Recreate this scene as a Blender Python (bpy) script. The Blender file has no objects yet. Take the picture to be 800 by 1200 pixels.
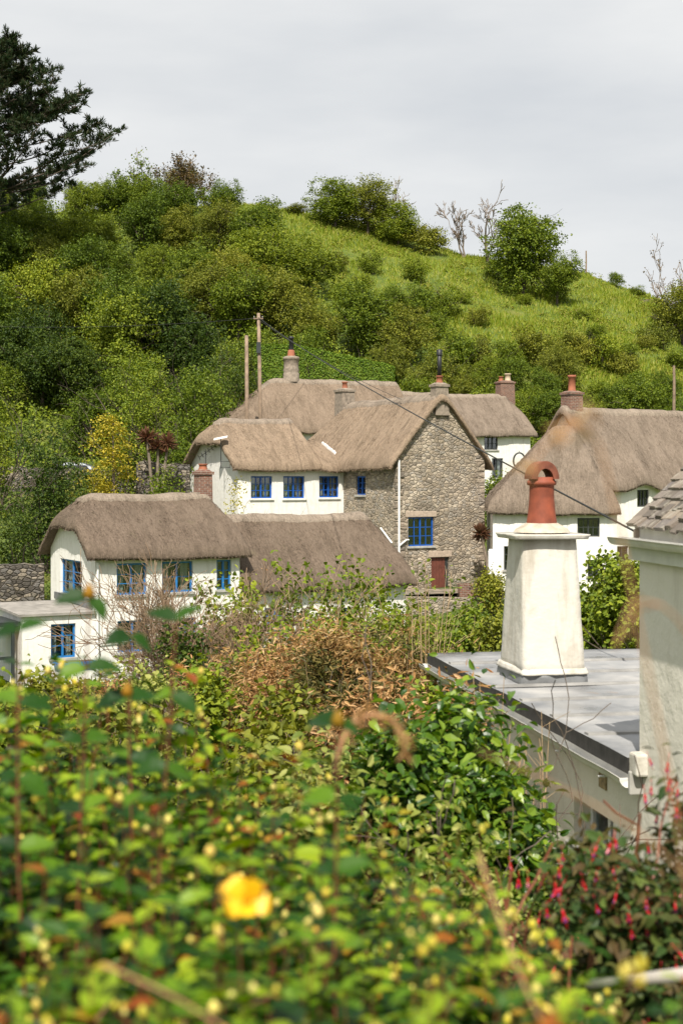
import bpy, math, random
import numpy as np
from mathutils import Vector, Matrix, noise

R = math.radians
S, CX, CY, EYE = 1667.0, 400.0, 560.0, 10.0      # focal length and principal point of the photograph in its own pixels
sc = bpy.context.scene
col = sc.collection

# ------------------------------------------------------------------ camera, world, sun, exposure
cam = bpy.data.cameras.new('camera')
camo = bpy.data.objects.new('camera', cam); col.objects.link(camo)
camo.location = (0, 0, EYE); camo.rotation_euler = (R(90), 0, 0)
cam.sensor_fit = 'VERTICAL'; cam.sensor_height = 36.0; cam.sensor_width = 24.0
cam.lens = 36.0 * S / 1200.0
cam.shift_y = -(600 - CY) / 1200.0
cam.clip_start = 0.05; cam.clip_end = 9000
cam.dof.use_dof = True; cam.dof.focus_distance = 55.0; cam.dof.aperture_fstop = 4.2
sc.camera = camo

SUN_EL, SUN_AZ = R(51), R(186)                     # azimuth clockwise from +y: behind the camera, to its right
world = bpy.data.worlds.new('World'); sc.world = world; world.use_nodes = True
wn, wl = world.node_tree.nodes, world.node_tree.links
bg = wn['Background']
sky = wn.new('ShaderNodeTexSky'); sky.sky_type = 'NISHITA'; sky.sun_disc = False
sky.sun_elevation = SUN_EL; sky.sun_rotation = SUN_AZ
sky.air_density = 1.0; sky.dust_density = 2.0
tc = wn.new('ShaderNodeTexCoord')
mp = wn.new('ShaderNodeMapping'); mp.inputs['Scale'].default_value = (1.6, 1.6, 6.0); mp.inputs['Location'].default_value = (2.3, .7, .4)
cn = wn.new('ShaderNodeTexNoise'); cn.inputs['Scale'].default_value = 2.2; cn.inputs['Detail'].default_value = 7; cn.inputs['Roughness'].default_value = .52
cr = wn.new('ShaderNodeValToRGB')
cr.color_ramp.elements[0].position = .30; cr.color_ramp.elements[0].color = (6.15, 6.35, 6.55, 1)
cr.color_ramp.elements[1].position = .66; cr.color_ramp.elements[1].color = (7.7, 7.75, 7.7, 1)
cmix = wn.new('ShaderNodeMix'); cmix.data_type = 'RGBA'; cmix.inputs[0].default_value = .93
wl.new(tc.outputs['Generated'], mp.inputs[0]); wl.new(mp.outputs[0], cn.inputs['Vector'])
wl.new(cn.outputs['Fac'], cr.inputs[0])
wl.new(sky.outputs[0], cmix.inputs[6]); wl.new(cr.outputs[0], cmix.inputs[7])
wl.new(cmix.outputs[2], bg.inputs['Color'])
bg.inputs['Strength'].default_value = .086

sl = bpy.data.lights.new('sun', 'SUN'); sl.energy = 5.0; sl.angle = R(.6); sl.color = (1, .935, .83)
so = bpy.data.objects.new('sun', sl); col.objects.link(so)
sdir = Vector((math.sin(SUN_AZ) * math.cos(SUN_EL), math.cos(SUN_AZ) * math.cos(SUN_EL), math.sin(SUN_EL)))
so.rotation_euler = sdir.to_track_quat('Z', 'Y').to_euler(); so.location = (40, -40, 80)

sc.view_settings.view_transform = 'Standard'; sc.view_settings.look = 'None'
sc.view_settings.exposure = 0.42; sc.view_settings.gamma = 1.0
sc.render.engine = 'CYCLES'
sc.cycles.max_bounces = 6; sc.cycles.diffuse_bounces = 2; sc.cycles.glossy_bounces = 2
sc.cycles.transmission_bounces = 3; sc.cycles.transparent_max_bounces = 8
sc.cycles.use_denoising = True; sc.cycles.sample_clamp_indirect = 4
sc.cycles.caustics_reflective = False; sc.cycles.caustics_refractive = False

# ------------------------------------------------------------------ helpers
def at(px, py, d):
    return Vector(((px - CX) / S * d, d, EYE - (py - CY) / S * d))

def tag(o, label=None, cat=None, group=None, kind=None):
    if label: o['label'] = label
    if cat: o['category'] = cat
    if group: o['group'] = group
    if kind: o['kind'] = kind
    return o

def empty(name, loc, rz=0.0, label=None, cat=None, group=None):
    o = bpy.data.objects.new(name, None); col.objects.link(o)
    o.location = loc; o.rotation_euler = (0, 0, rz)
    o.empty_display_size = .3
    return tag(o, label, cat, group)

def link(name, me, parent=None, loc=None):
    o = bpy.data.objects.new(name, me); col.objects.link(o)
    if parent: o.parent = parent
    if loc is not None: o.location = loc
    return o

def copy_tree(o, parent=None):
    c = o.copy(); col.objects.link(c); c.parent = parent
    for ch in list(o.children): copy_tree(ch, c)
    return c

def npmesh(name, V, F, mats, smooth=False, mi=None):
    """V (n,3); F (m,k) array of one face size"""
    me = bpy.data.meshes.new(name)
    V = np.asarray(V, np.float32); F = np.asarray(F, np.int32)
    me.vertices.add(len(V)); me.vertices.foreach_set('co', V.ravel())
    k = F.shape[1]
    me.loops.add(F.size); me.loops.foreach_set('vertex_index', F.ravel())
    me.polygons.add(len(F))
    me.polygons.foreach_set('loop_start', np.arange(0, F.size, k, dtype=np.int32))
    me.polygons.foreach_set('loop_total', np.full(len(F), k, np.int32))
    for m in (mats if isinstance(mats, (list, tuple)) else [mats]): me.materials.append(m)
    if mi is not None: me.polygons.foreach_set('material_index', np.asarray(mi, np.int32))
    me.polygons.foreach_set('use_smooth', np.full(len(F), smooth))
    me.update(calc_edges=True); me.validate()
    return me

ident = lambda a, b, c: (a, b, c)

class MB:
    def __init__(s): s.v = []; s.f = []; s.m = []; s.cur = 0
    def quad(s, pts):
        n = len(s.v); s.v += [tuple(p) for p in pts]; s.f.append(tuple(range(n, n + len(pts)))); s.m.append(s.cur)
    def hexa(s, P):
        n = len(s.v); s.v += [tuple(p) for p in P]
        for q in ((0, 3, 2, 1), (4, 5, 6, 7), (0, 1, 5, 4), (1, 2, 6, 5), (2, 3, 7, 6), (3, 0, 4, 7)):
            s.f.append(tuple(n + i for i in q)); s.m.append(s.cur)
    def box(s, x0, x1, y0, y1, z0, z1, mp=ident):
        s.hexa([mp(x0, y0, z0), mp(x1, y0, z0), mp(x1, y1, z0), mp(x0, y1, z0),
                mp(x0, y0, z1), mp(x1, y0, z1), mp(x1, y1, z1), mp(x0, y1, z1)])
    def tube(s, pts, rads, n=6, cap=True):
        pts = [Vector(p) for p in pts]
        if not hasattr(rads, '__len__'): rads = [rads] * len(pts)
        base = len(s.v); prev = None
        for i, p in enumerate(pts):
            t = (pts[min(i + 1, len(pts) - 1)] - pts[max(i - 1, 0)]).normalized()
            if prev is None:
                a = Vector((0, 0, 1)) if abs(t.z) < .9 else Vector((1, 0, 0))
                u = t.cross(a).normalized()
            else:
                u = (prev - t * prev.dot(t)).normalized()
            prev = u; w = t.cross(u)
            for k in range(n):
                an = 2 * math.pi * k / n
                s.v.append(tuple(p + (u * math.cos(an) + w * math.sin(an)) * rads[i]))
        for i in range(len(pts) - 1):
            for k in range(n):
                a = base + i * n + k; b = base + i * n + (k + 1) % n
                s.f.append((a, b, b + n, a + n)); s.m.append(s.cur)
        if cap:
            s.f.append(tuple(base + k for k in range(n))[::-1]); s.m.append(s.cur)
            e = base + (len(pts) - 1) * n
            s.f.append(tuple(e + k for k in range(n))); s.m.append(s.cur)
    def lathe(s, c, prof, n=20):
        base = len(s.v)
        for r, z in prof:
            for k in range(n):
                an = 2 * math.pi * k / n
                s.v.append((c[0] + r * math.cos(an), c[1] + r * math.sin(an), c[2] + z))
        for i in range(len(prof) - 1):
            for k in range(n):
                a = base + i * n + k; b = base + i * n + (k + 1) % n
                s.f.append((a, b, b + n, a + n)); s.m.append(s.cur)
    def build(s, name, mats, parent=None, smooth=False, loc=None, bevel=0):
        me = bpy.data.meshes.new(name); me.from_pydata(s.v, [], s.f)
        for m in (mats if isinstance(mats, (list, tuple)) else [mats]): me.materials.append(m)
        if len(me.materials) > 1: me.polygons.foreach_set('material_index', s.m)
        if smooth: me.polygons.foreach_set('use_smooth', [True] * len(me.polygons))
        me.update()
        o = link(name, me, parent, loc)
        if bevel:
            b = o.modifiers.new('bevel', 'BEVEL'); b.width = bevel; b.segments = 2; b.limit_method = 'ANGLE'
        return o

# ------------------------------------------------------------------ materials
def newmat(name):
    m = bpy.data.materials.new(name); m.use_nodes = True
    nt = m.node_tree
    return m, nt, nt.nodes['Principled BSDF']
def nd(nt, typ, ins=None, **kw):
    n = nt.nodes.new(typ)
    for k, v in kw.items(): setattr(n, k, v)
    for k, v in (ins or {}).items():
        if hasattr(v, 'is_output'): nt.links.new(v, n.inputs[k])
        else: n.inputs[k].default_value = v
    return n
def ramp(nt, fac, stops, interp='LINEAR'):
    n = nt.nodes.new('ShaderNodeValToRGB'); n.color_ramp.interpolation = interp
    e = n.color_ramp.elements
    while len(e) < len(stops): e.new(.5)
    for i, (p, c) in enumerate(stops):
        e[i].position = p; e[i].color = (c[0], c[1], c[2], 1)
    nt.links.new(fac, n.inputs[0]); return n.outputs[0]
def mixc(nt, fac, a, b, mode='MIX'):
    n = nd(nt, 'ShaderNodeMix', data_type='RGBA', blend_type=mode)
    for i, v in ((0, fac), (6, a), (7, b)):
        if hasattr(v, 'is_output'): nt.links.new(v, n.inputs[i])
        else: n.inputs[i].default_value = v if i == 0 else (v[0], v[1], v[2], 1)
    return n.outputs[2]
def ntex(nt, vec, scale, detail=4, rough=.55):
    n = nd(nt, 'ShaderNodeTexNoise', {'Scale': scale, 'Detail': detail, 'Roughness': rough})
    if vec is not None: nt.links.new(vec, n.inputs['Vector'])
    return n.outputs['Fac']
def objco(nt, scale=(1, 1, 1)):
    t = nt.nodes.new('ShaderNodeTexCoord')
    m = nd(nt, 'ShaderNodeMapping', {'Scale': scale}); nt.links.new(t.outputs['Object'], m.inputs[0])
    return m.outputs[0]
def bump(nt, bs, h, strength=.5, dist=.05):
    b = nd(nt, 'ShaderNodeBump', {'Strength': strength, 'Distance': dist, 'Height': h}); nt.links.new(b.outputs[0], bs.inputs['Normal'])

def simple(name, c, rough=.6, var=.12, scale=8, metal=0.0, spec=.5, bmp=0):
    m, nt, b = newmat(name)
    f = ntex(nt, objco(nt), scale, 5)
    nt.links.new(ramp(nt, f, [(.3, [x * (1 - var) for x in c]), (.7, [min(1, x * (1 + var)) for x in c])]), b.inputs['Base Color'])
    b.inputs['Roughness'].default_value = rough; b.inputs['Metallic'].default_value = metal
    b.inputs['Specular IOR Level'].default_value = spec
    if bmp: bump(nt, b, f, bmp, .01)
    return m

def thatch_mat(name, tint, moss=.0):
    m, nt, b = newmat(name)
    st = ntex(nt, objco(nt, (26, 4.5, 4.5)), 1.0, 5, .65)
    sp = ntex(nt, objco(nt, (1, 1, 1)), 13, 4, .8)
    big = ntex(nt, objco(nt, (1, .5, .5)), .9, 5, .6)
    mid = ntex(nt, objco(nt, (2.5, .6, .6)), 1.3, 5, .6)
    s = nd(nt, 'ShaderNodeMath', {0: st, 1: sp}, operation='ADD'); s2 = nd(nt, 'ShaderNodeMath', {0: s.outputs[0], 1: .5}, operation='MULTIPLY')
    t = tint
    c = ramp(nt, s2.outputs[0], [(.33, (t[0] * .26, t[1] * .24, t[2] * .22)), (.5, t), (.68, (min(1, t[0] * 1.75), t[1] * 1.72, t[2] * 1.7))])
    c = mixc(nt, ramp(nt, big, [(.35, (0, 0, 0)), (.65, (.55, .55, .55))]), c, (t[0] * 1.5, t[1] * 1.52, t[2] * 1.55), 'MIX')
    c = mixc(nt, ramp(nt, mid, [(.48, (0, 0, 0)), (.70, (.5, .5, .5))]), c, (t[0] * .45, t[1] * .44, t[2] * .42))
    if moss:
        mo = ntex(nt, objco(nt), 1.7, 6, .7)
        c = mixc(nt, ramp(nt, mo, [(.6, (0, 0, 0)), (.75, (moss, moss, moss))]), c, (.09, .1, .035))
    nt.links.new(c, b.inputs['Base Color'])
    b.inputs['Roughness'].default_value = .9; b.inputs['Specular IOR Level'].default_value = .15
    bump(nt, b, s2.outputs[0], .9, .09)
    return m

def white_mat(name, c=(.78, .77, .73), dirt=(.42, .38, .31), amount=.5, rough=.75):
    m, nt, b = newmat(name)
    st = ntex(nt, objco(nt, (5, 5, .7)), 1.0, 6, .6)
    bl = ntex(nt, objco(nt), 2.2, 6, .65)
    k = mixc(nt, ramp(nt, st, [(.5, (0, 0, 0)), (.78, (amount,) * 3)]), c, dirt)
    k = mixc(nt, ramp(nt, bl, [(.55, (0, 0, 0)), (.75, (amount * .6,) * 3)]), k, dirt)
    nt.links.new(k, b.inputs['Base Color']); b.inputs['Roughness'].default_value = rough
    b.inputs['Specular IOR Level'].default_value = .25
    l = ntex(nt, objco(nt), 5, 5, .6)
    bump(nt, b, l, .45, .04)
    return m

def stone_mat(name, sc_=(2.3, 2.3, 3.7), cols=None, mortar=(.42, .37, .3)):
    m, nt, b = newmat(name)
    co = objco(nt, sc_)
    wn_ = nd(nt, 'ShaderNodeTexNoise', {'Scale': .8, 'Detail': 3}); nt.links.new(co, wn_.inputs['Vector'])
    ad = nd(nt, 'ShaderNodeMix', {0: .32}, data_type='VECTOR'); nt.links.new(co, ad.inputs[4])
    sub = nd(nt, 'ShaderNodeVectorMath', {0: co, 1: wn_.outputs['Color']}, operation='ADD'); nt.links.new(sub.outputs[0], ad.inputs[5])
    v1 = nd(nt, 'ShaderNodeTexVoronoi', {'Scale': 1.0, 'Randomness': .95}); nt.links.new(ad.outputs[1], v1.inputs['Vector'])
    v2 = nd(nt, 'ShaderNodeTexVoronoi', {'Scale': 1.0, 'Randomness': .95}, feature='DISTANCE_TO_EDGE'); nt.links.new(ad.outputs[1], v2.inputs['Vector'])
    sep = nd(nt, 'ShaderNodeSeparateColor', {0: v1.outputs['Color']})
    cols = cols or [(.13, .115, .095), (.30, .255, .2), (.43, .35, .26), (.24, .225, .205), (.5, .43, .34)]
    c = ramp(nt, sep.outputs[0], [(i / len(cols), k) for i, k in enumerate(cols)], 'CONSTANT')
    f = ntex(nt, objco(nt), 14, 5, .7)
    c = mixc(nt, .8, c, ramp(nt, f, [(.25, (.45, .44, .42)), (.75, (1.5, 1.5, 1.5))]), 'MULTIPLY')
    c = mixc(nt, ramp(nt, v2.outputs['Distance'], [(.01, (.9, .9, .9)), (.10, (0, 0, 0))]), c, mortar)
    lg = ntex(nt, objco(nt), .8, 5, .6); c = mixc(nt, .8, c, ramp(nt, lg, [(.3, (.62, .60, .56)), (.7, (1.2, 1.2, 1.2))]), 'MULTIPLY')
    nt.links.new(c, b.inputs['Base Color']); b.inputs['Roughness'].default_value = .88
    b.inputs['Specular IOR Level'].default_value = .2
    hh = nd(nt, 'ShaderNodeMath', {0: ramp(nt, v2.outputs['Distance'], [(0, (0, 0, 0)), (.16, (1, 1, 1))]), 1: f}, operation='ADD')
    bump(nt, b, hh.outputs[0], .9, .06)
    return m

def brick_mat(name):
    m, nt, b = newmat(name)
    t = nt.nodes.new('ShaderNodeTexCoord'); sp = nd(nt, 'ShaderNodeSeparateXYZ', {0: t.outputs['Object']})
    s = nd(nt, 'ShaderNodeMath', {0: sp.outputs[0], 1: sp.outputs[1]}, operation='ADD')
    cb = nd(nt, 'ShaderNodeCombineXYZ', {0: s.outputs[0], 1: sp.outputs[2]})
    br = nd(nt, 'ShaderNodeTexBrick', {'Vector': cb.outputs[0], 'Color1': (.21, .085, .055, 1), 'Color2': (.14, .06, .045, 1), 'Mortar': (.26, .22, .18, 1),
        'Scale': 1.0, 'Mortar Size': .012, 'Brick Width': .22, 'Row Height': .075})
    f = ntex(nt, objco(nt), 6, 5, .7)
    c = mixc(nt, .7, br.outputs['Color'], ramp(nt, f, [(.3, (.5, .5, .5)), (.7, (1.3, 1.3, 1.25))]), 'MULTIPLY')
    nt.links.new(c, b.inputs['Base Color']); b.inputs['Roughness'].default_value = .9
    bump(nt, b, br.outputs['Fac'], -.5, .02)
    return m

def leaf_mat(name, cols, rough=.55, trans=.2, spec=.25, objvar=.16):
    m, nt, b = newmat(name)
    g = nt.nodes.new('ShaderNodeNewGeometry'); oi = nt.nodes.new('ShaderNodeObjectInfo')
    c = ramp(nt, g.outputs['Random Per Island'], [(i / max(1, len(cols) - 1), k) for i, k in enumerate(cols)])
    mr = nd(nt, 'ShaderNodeMapRange', {'Value': oi.outputs['Random'], 'To Min': 1 - objvar, 'To Max': 1 + objvar})
    mh = nd(nt, 'ShaderNodeMapRange', {'Value': oi.outputs['Random'], 'To Min': .5 + objvar * .07, 'To Max': .5 - objvar * .05})
    hs = nd(nt, 'ShaderNodeHueSaturation', {'Color': c, 'Value': mr.outputs[0], 'Hue': mh.outputs[0]})
    nt.links.new(hs.outputs[0], b.inputs['Base Color'])
    b.inputs['Roughness'].default_value = rough; b.inputs['Specular IOR Level'].default_value = spec
    if trans:
        tr = nd(nt, 'ShaderNodeBsdfTranslucent'); hs2 = nd(nt, 'ShaderNodeHueSaturation', {'Color': hs.outputs[0], 'Value': 1.5, 'Saturation': 1.1})
        nt.links.new(hs2.outputs[0], tr.inputs['Color'])
        mx = nd(nt, 'ShaderNodeMixShader', {0: trans}); nt.links.new(b.outputs[0], mx.inputs[1]); nt.links.new(tr.outputs[0], mx.inputs[2])
        nt.links.new(mx.outputs[0], nt.nodes['Material Output'].inputs['Surface'])
    return m

M = {}
M['thatch_dark'] = thatch_mat('thatch_dark', (.138, .104, .077), .25)
M['thatch_tan'] = thatch_mat('thatch_tan', (.235, .176, .124))
M['thatch_mid'] = thatch_mat('thatch_mid', (.195, .147, .106))
M['thatch_grey'] = thatch_mat('thatch_grey', (.18, .142, .109))
M['ridge_light'] = thatch_mat('ridge_light', (.24, .195, .152))
M['white'] = white_mat('whitewash', (.78, .765, .725))
M['cream'] = white_mat('cream_render', (.76, .715, .61), (.42, .36, .27), .3)
M['oldcream'] = white_mat('old_cream_render', (.74, .70, .61), (.38, .32, .24), .45)
M['oldwhite'] = white_mat('old_white_render', (.59, .565, .505), (.30, .25, .18), .75)
M['stone'] = stone_mat('rubble_stone', (4.3, 4.3, 7.4), [(.24, .205, .165), (.37, .31, .24), (.45, .38, .295), (.33, .29, .24), (.52, .45, .36), (.40, .34, .265), (.35, .32, .28)], (.40, .34, .27))
M['drystone'] = stone_mat('dry_stone', (4.2, 4.2, 7), [(.10, .09, .08), (.2, .18, .15), (.3, .26, .21), (.16, .15, .14)], (.06, .05, .04))
M['granite'] = simple('granite_lintel', (.40, .32, .25), .85, .25, 12)
M['chimney_stone'] = simple('chimney_stone', (.25, .205, .16), .9, .35, 7, bmp=.5)
M['hood'] = simple('weathered_terracotta', (.17, .05, .026), .75, .45, 7, bmp=.3)
M['concrete'] = simple('concrete', (.36, .35, .32), .85, .2, 6, bmp=.2)
M['brick'] = brick_mat('chimney_brick')
M['terra'] = simple('terracotta', (.235, .056, .026), .7, .35, 6, bmp=.15)
M['terra_far'] = simple('terracotta_pot', (.30, .105, .055), .8, .2, 6)
M['beige_pot'] = simple('buff_pot', (.5, .4, .28), .8, .15, 6)
M['black'] = simple('black_metal', (.015, .015, .016), .5, .2, 6)
M['lead'] = simple('lead_flashing', (.17, .175, .18), .5, .3, 4, bmp=.2)
M['blue'] = simple('blue_paint', (.010, .085, .36), .35, .15, 6)
M['skyblue'] = simple('light_blue_paint', (.022, .17, .44), .35, .15, 6)
M['darkframe'] = simple('dark_frame', (.03, .035, .035), .45, .2, 6)
M['whitepaint'] = simple('white_paint', (.78, .78, .76), .4, .06, 5)
M['gutter'] = simple('white_gutter', (.66, .65, .61), .5, .14, 4)
M['dooror'] = simple('brown_door', (.13, .042, .028), .55, .25, 5)
M['pole'] = simple('weathered_pole', (.23, .165, .115), .85, .3, 4, bmp=.3)
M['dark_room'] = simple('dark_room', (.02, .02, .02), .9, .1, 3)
M['curtain'] = simple('curtain_cloth', (.62, .6, .55), .9, .1, 9)
M['bark'] = simple('bark', (.085, .065, .048), .9, .3, 7, bmp=.4)
M['greybark'] = simple('grey_bark', (.19, .15, .115), .9, .3, 7)
M['twig_dark'] = simple('brown_twig', (.21, .14, .085), .85, .3, 6)
M['twig'] = simple('dry_twig', (.40, .28, .16), .85, .3, 6)
M['redstem'] = simple('red_stem', (.16, .045, .02), .6, .3, 9)
M['asphalt'] = simple('asphalt', (.05, .05, .052), .9, .2, 12)
M['silver'] = simple('silver_car_paint', (.28, .30, .32), .25, .04, 3, metal=.6)
M['tyre'] = simple('tyre_rubber', (.02, .02, .02), .8, .1, 5)
M['wire'] = simple('cable_black', (.02, .02, .02), .6, .1, 5)
M['wood_pale'] = simple('pale_rail_wood', (.36, .33, .29), .7, .2, 7)
def glass_mat():
    m, nt, b = newmat('window_glass')
    tr = nd(nt, 'ShaderNodeBsdfTransparent', {'Color': (.75, .8, .8, 1)}); gl = nd(nt, 'ShaderNodeBsdfGlossy', {'Roughness': .03, 'Color': (1, 1, 1, 1)})
    mx = nd(nt, 'ShaderNodeMixShader', {0: .09}); nt.links.new(tr.outputs[0], mx.inputs[1]); nt.links.new(gl.outputs[0], mx.inputs[2])
    nt.links.new(mx.outputs[0], nt.nodes['Material Output'].inputs['Surface']); return m
M['glass'] = glass_mat()

# ------------------------------------------------------------------ terrain
LP = [(-60, -1.2), (0, -1.75), (3, -2.1), (6, -3.1), (10, -4.5), (20, -5.5), (35, -6.6), (45, -6.95), (54, -6.8), (60, -5), (70, -2.4), (78, -1.3), (80.5, -.55), (90, -.45)]
RP = [(-60, -1.2), (0, -1.75), (3, -2.1), (6, -3.1), (10, -4.5), (20, -5.5), (35, -6.6), (45, -6.95), (57, -6.6), (59.5, -6.3), (62, -5.1), (70, -4.5), (78, -2.2), (86, -1.5), (90, -.9)]
CREST = [(-2400, 330), (-900, 250), (-200, 245), (0, 250), (150, 243), (250, 240), (310, 241), (370, 250), (450, 272), (520, 290), (600, 312), (690, 322), (760, 347), (800, 372), (900, 420), (1300, 500), (3000, 530)]
LPx, LPy = zip(*LP); RPx, RPy = zip(*RP); Cx_, Cy_ = zip(*CREST)
DC = 150.0
def ground(x, y):
    """terrain height above the eye level of the photograph"""
    d = max(y, .5)
    px = CX + S * x / max(d, 30.0)
    k = min(1, max(0, (px - 250) / 200)); k = k * k * (3 - 2 * k)
    if y <= 90:
        return float(np.interp(y, LPx, LPy) * (1 - k) + np.interp(y, RPx, RPy) * k)
    z0 = LPy[-1] * (1 - k) + RPy[-1] * k
    zc = (CY - np.interp(px, Cx_, Cy_)) / S * DC
    t = (y - 90) / (DC - 90)
    if t <= 1:
        return float(z0 + (zc - z0) * t * (1.22 - .22 * t) + .5 * noise.noise(Vector((x * .12, y * .12, 0))))
    f = min(1, (y - DC) / 250); f = f * f * (3 - 2 * f)
    return float((zc + .5 * noise.noise(Vector((x * .12, y * .12, 0)))) * (1 - f) + -8 * f - .8 * min(1, (y - DC) / 12))
def gz(x, y): return EYE + ground(x, y)

def make_terrain():
    xs = np.unique(np.concatenate([np.linspace(-45, 45, 91), np.linspace(-160, 160, 65), np.linspace(-3000, 3000, 41)]))
    ys = np.unique(np.concatenate([np.linspace(-60, 60, 81), np.linspace(60, 170, 89), np.linspace(170, 420, 30), np.linspace(420, 6000, 20)]))
    V = [(x, y, gz(x, y)) for y in ys for x in xs]
    nx = len(xs); F = []
    for j in range(len(ys) - 1):
        for i in range(nx - 1):
            a = j * nx + i; F.append((a, a + 1, a + nx + 1, a + nx))
    m, nt, b = newmat('hill_ground')
    f = ntex(nt, objco(nt), .35, 8, .65); f2 = ntex(nt, objco(nt), 2.6, 5, .7)
    c = ramp(nt, f, [(.3, (.045, .08, .010)), (.5, (.11, .16, .018)), (.7, (.19, .19, .035))])
    c = mixc(nt, .7, c, ramp(nt, f2, [(.25, (.45, .45, .45)), (.75, (1.4, 1.4, 1.3))]), 'MULTIPLY')
    nt.links.new(c, b.inputs['Base Color']); b.inputs['Roughness'].default_value = .95
    bump(nt, b, f2, 1, .3)
    o = link('ground', npmesh('ground', V, F, m, True)); tag(o, kind='structure')
make_terrain()

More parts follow.
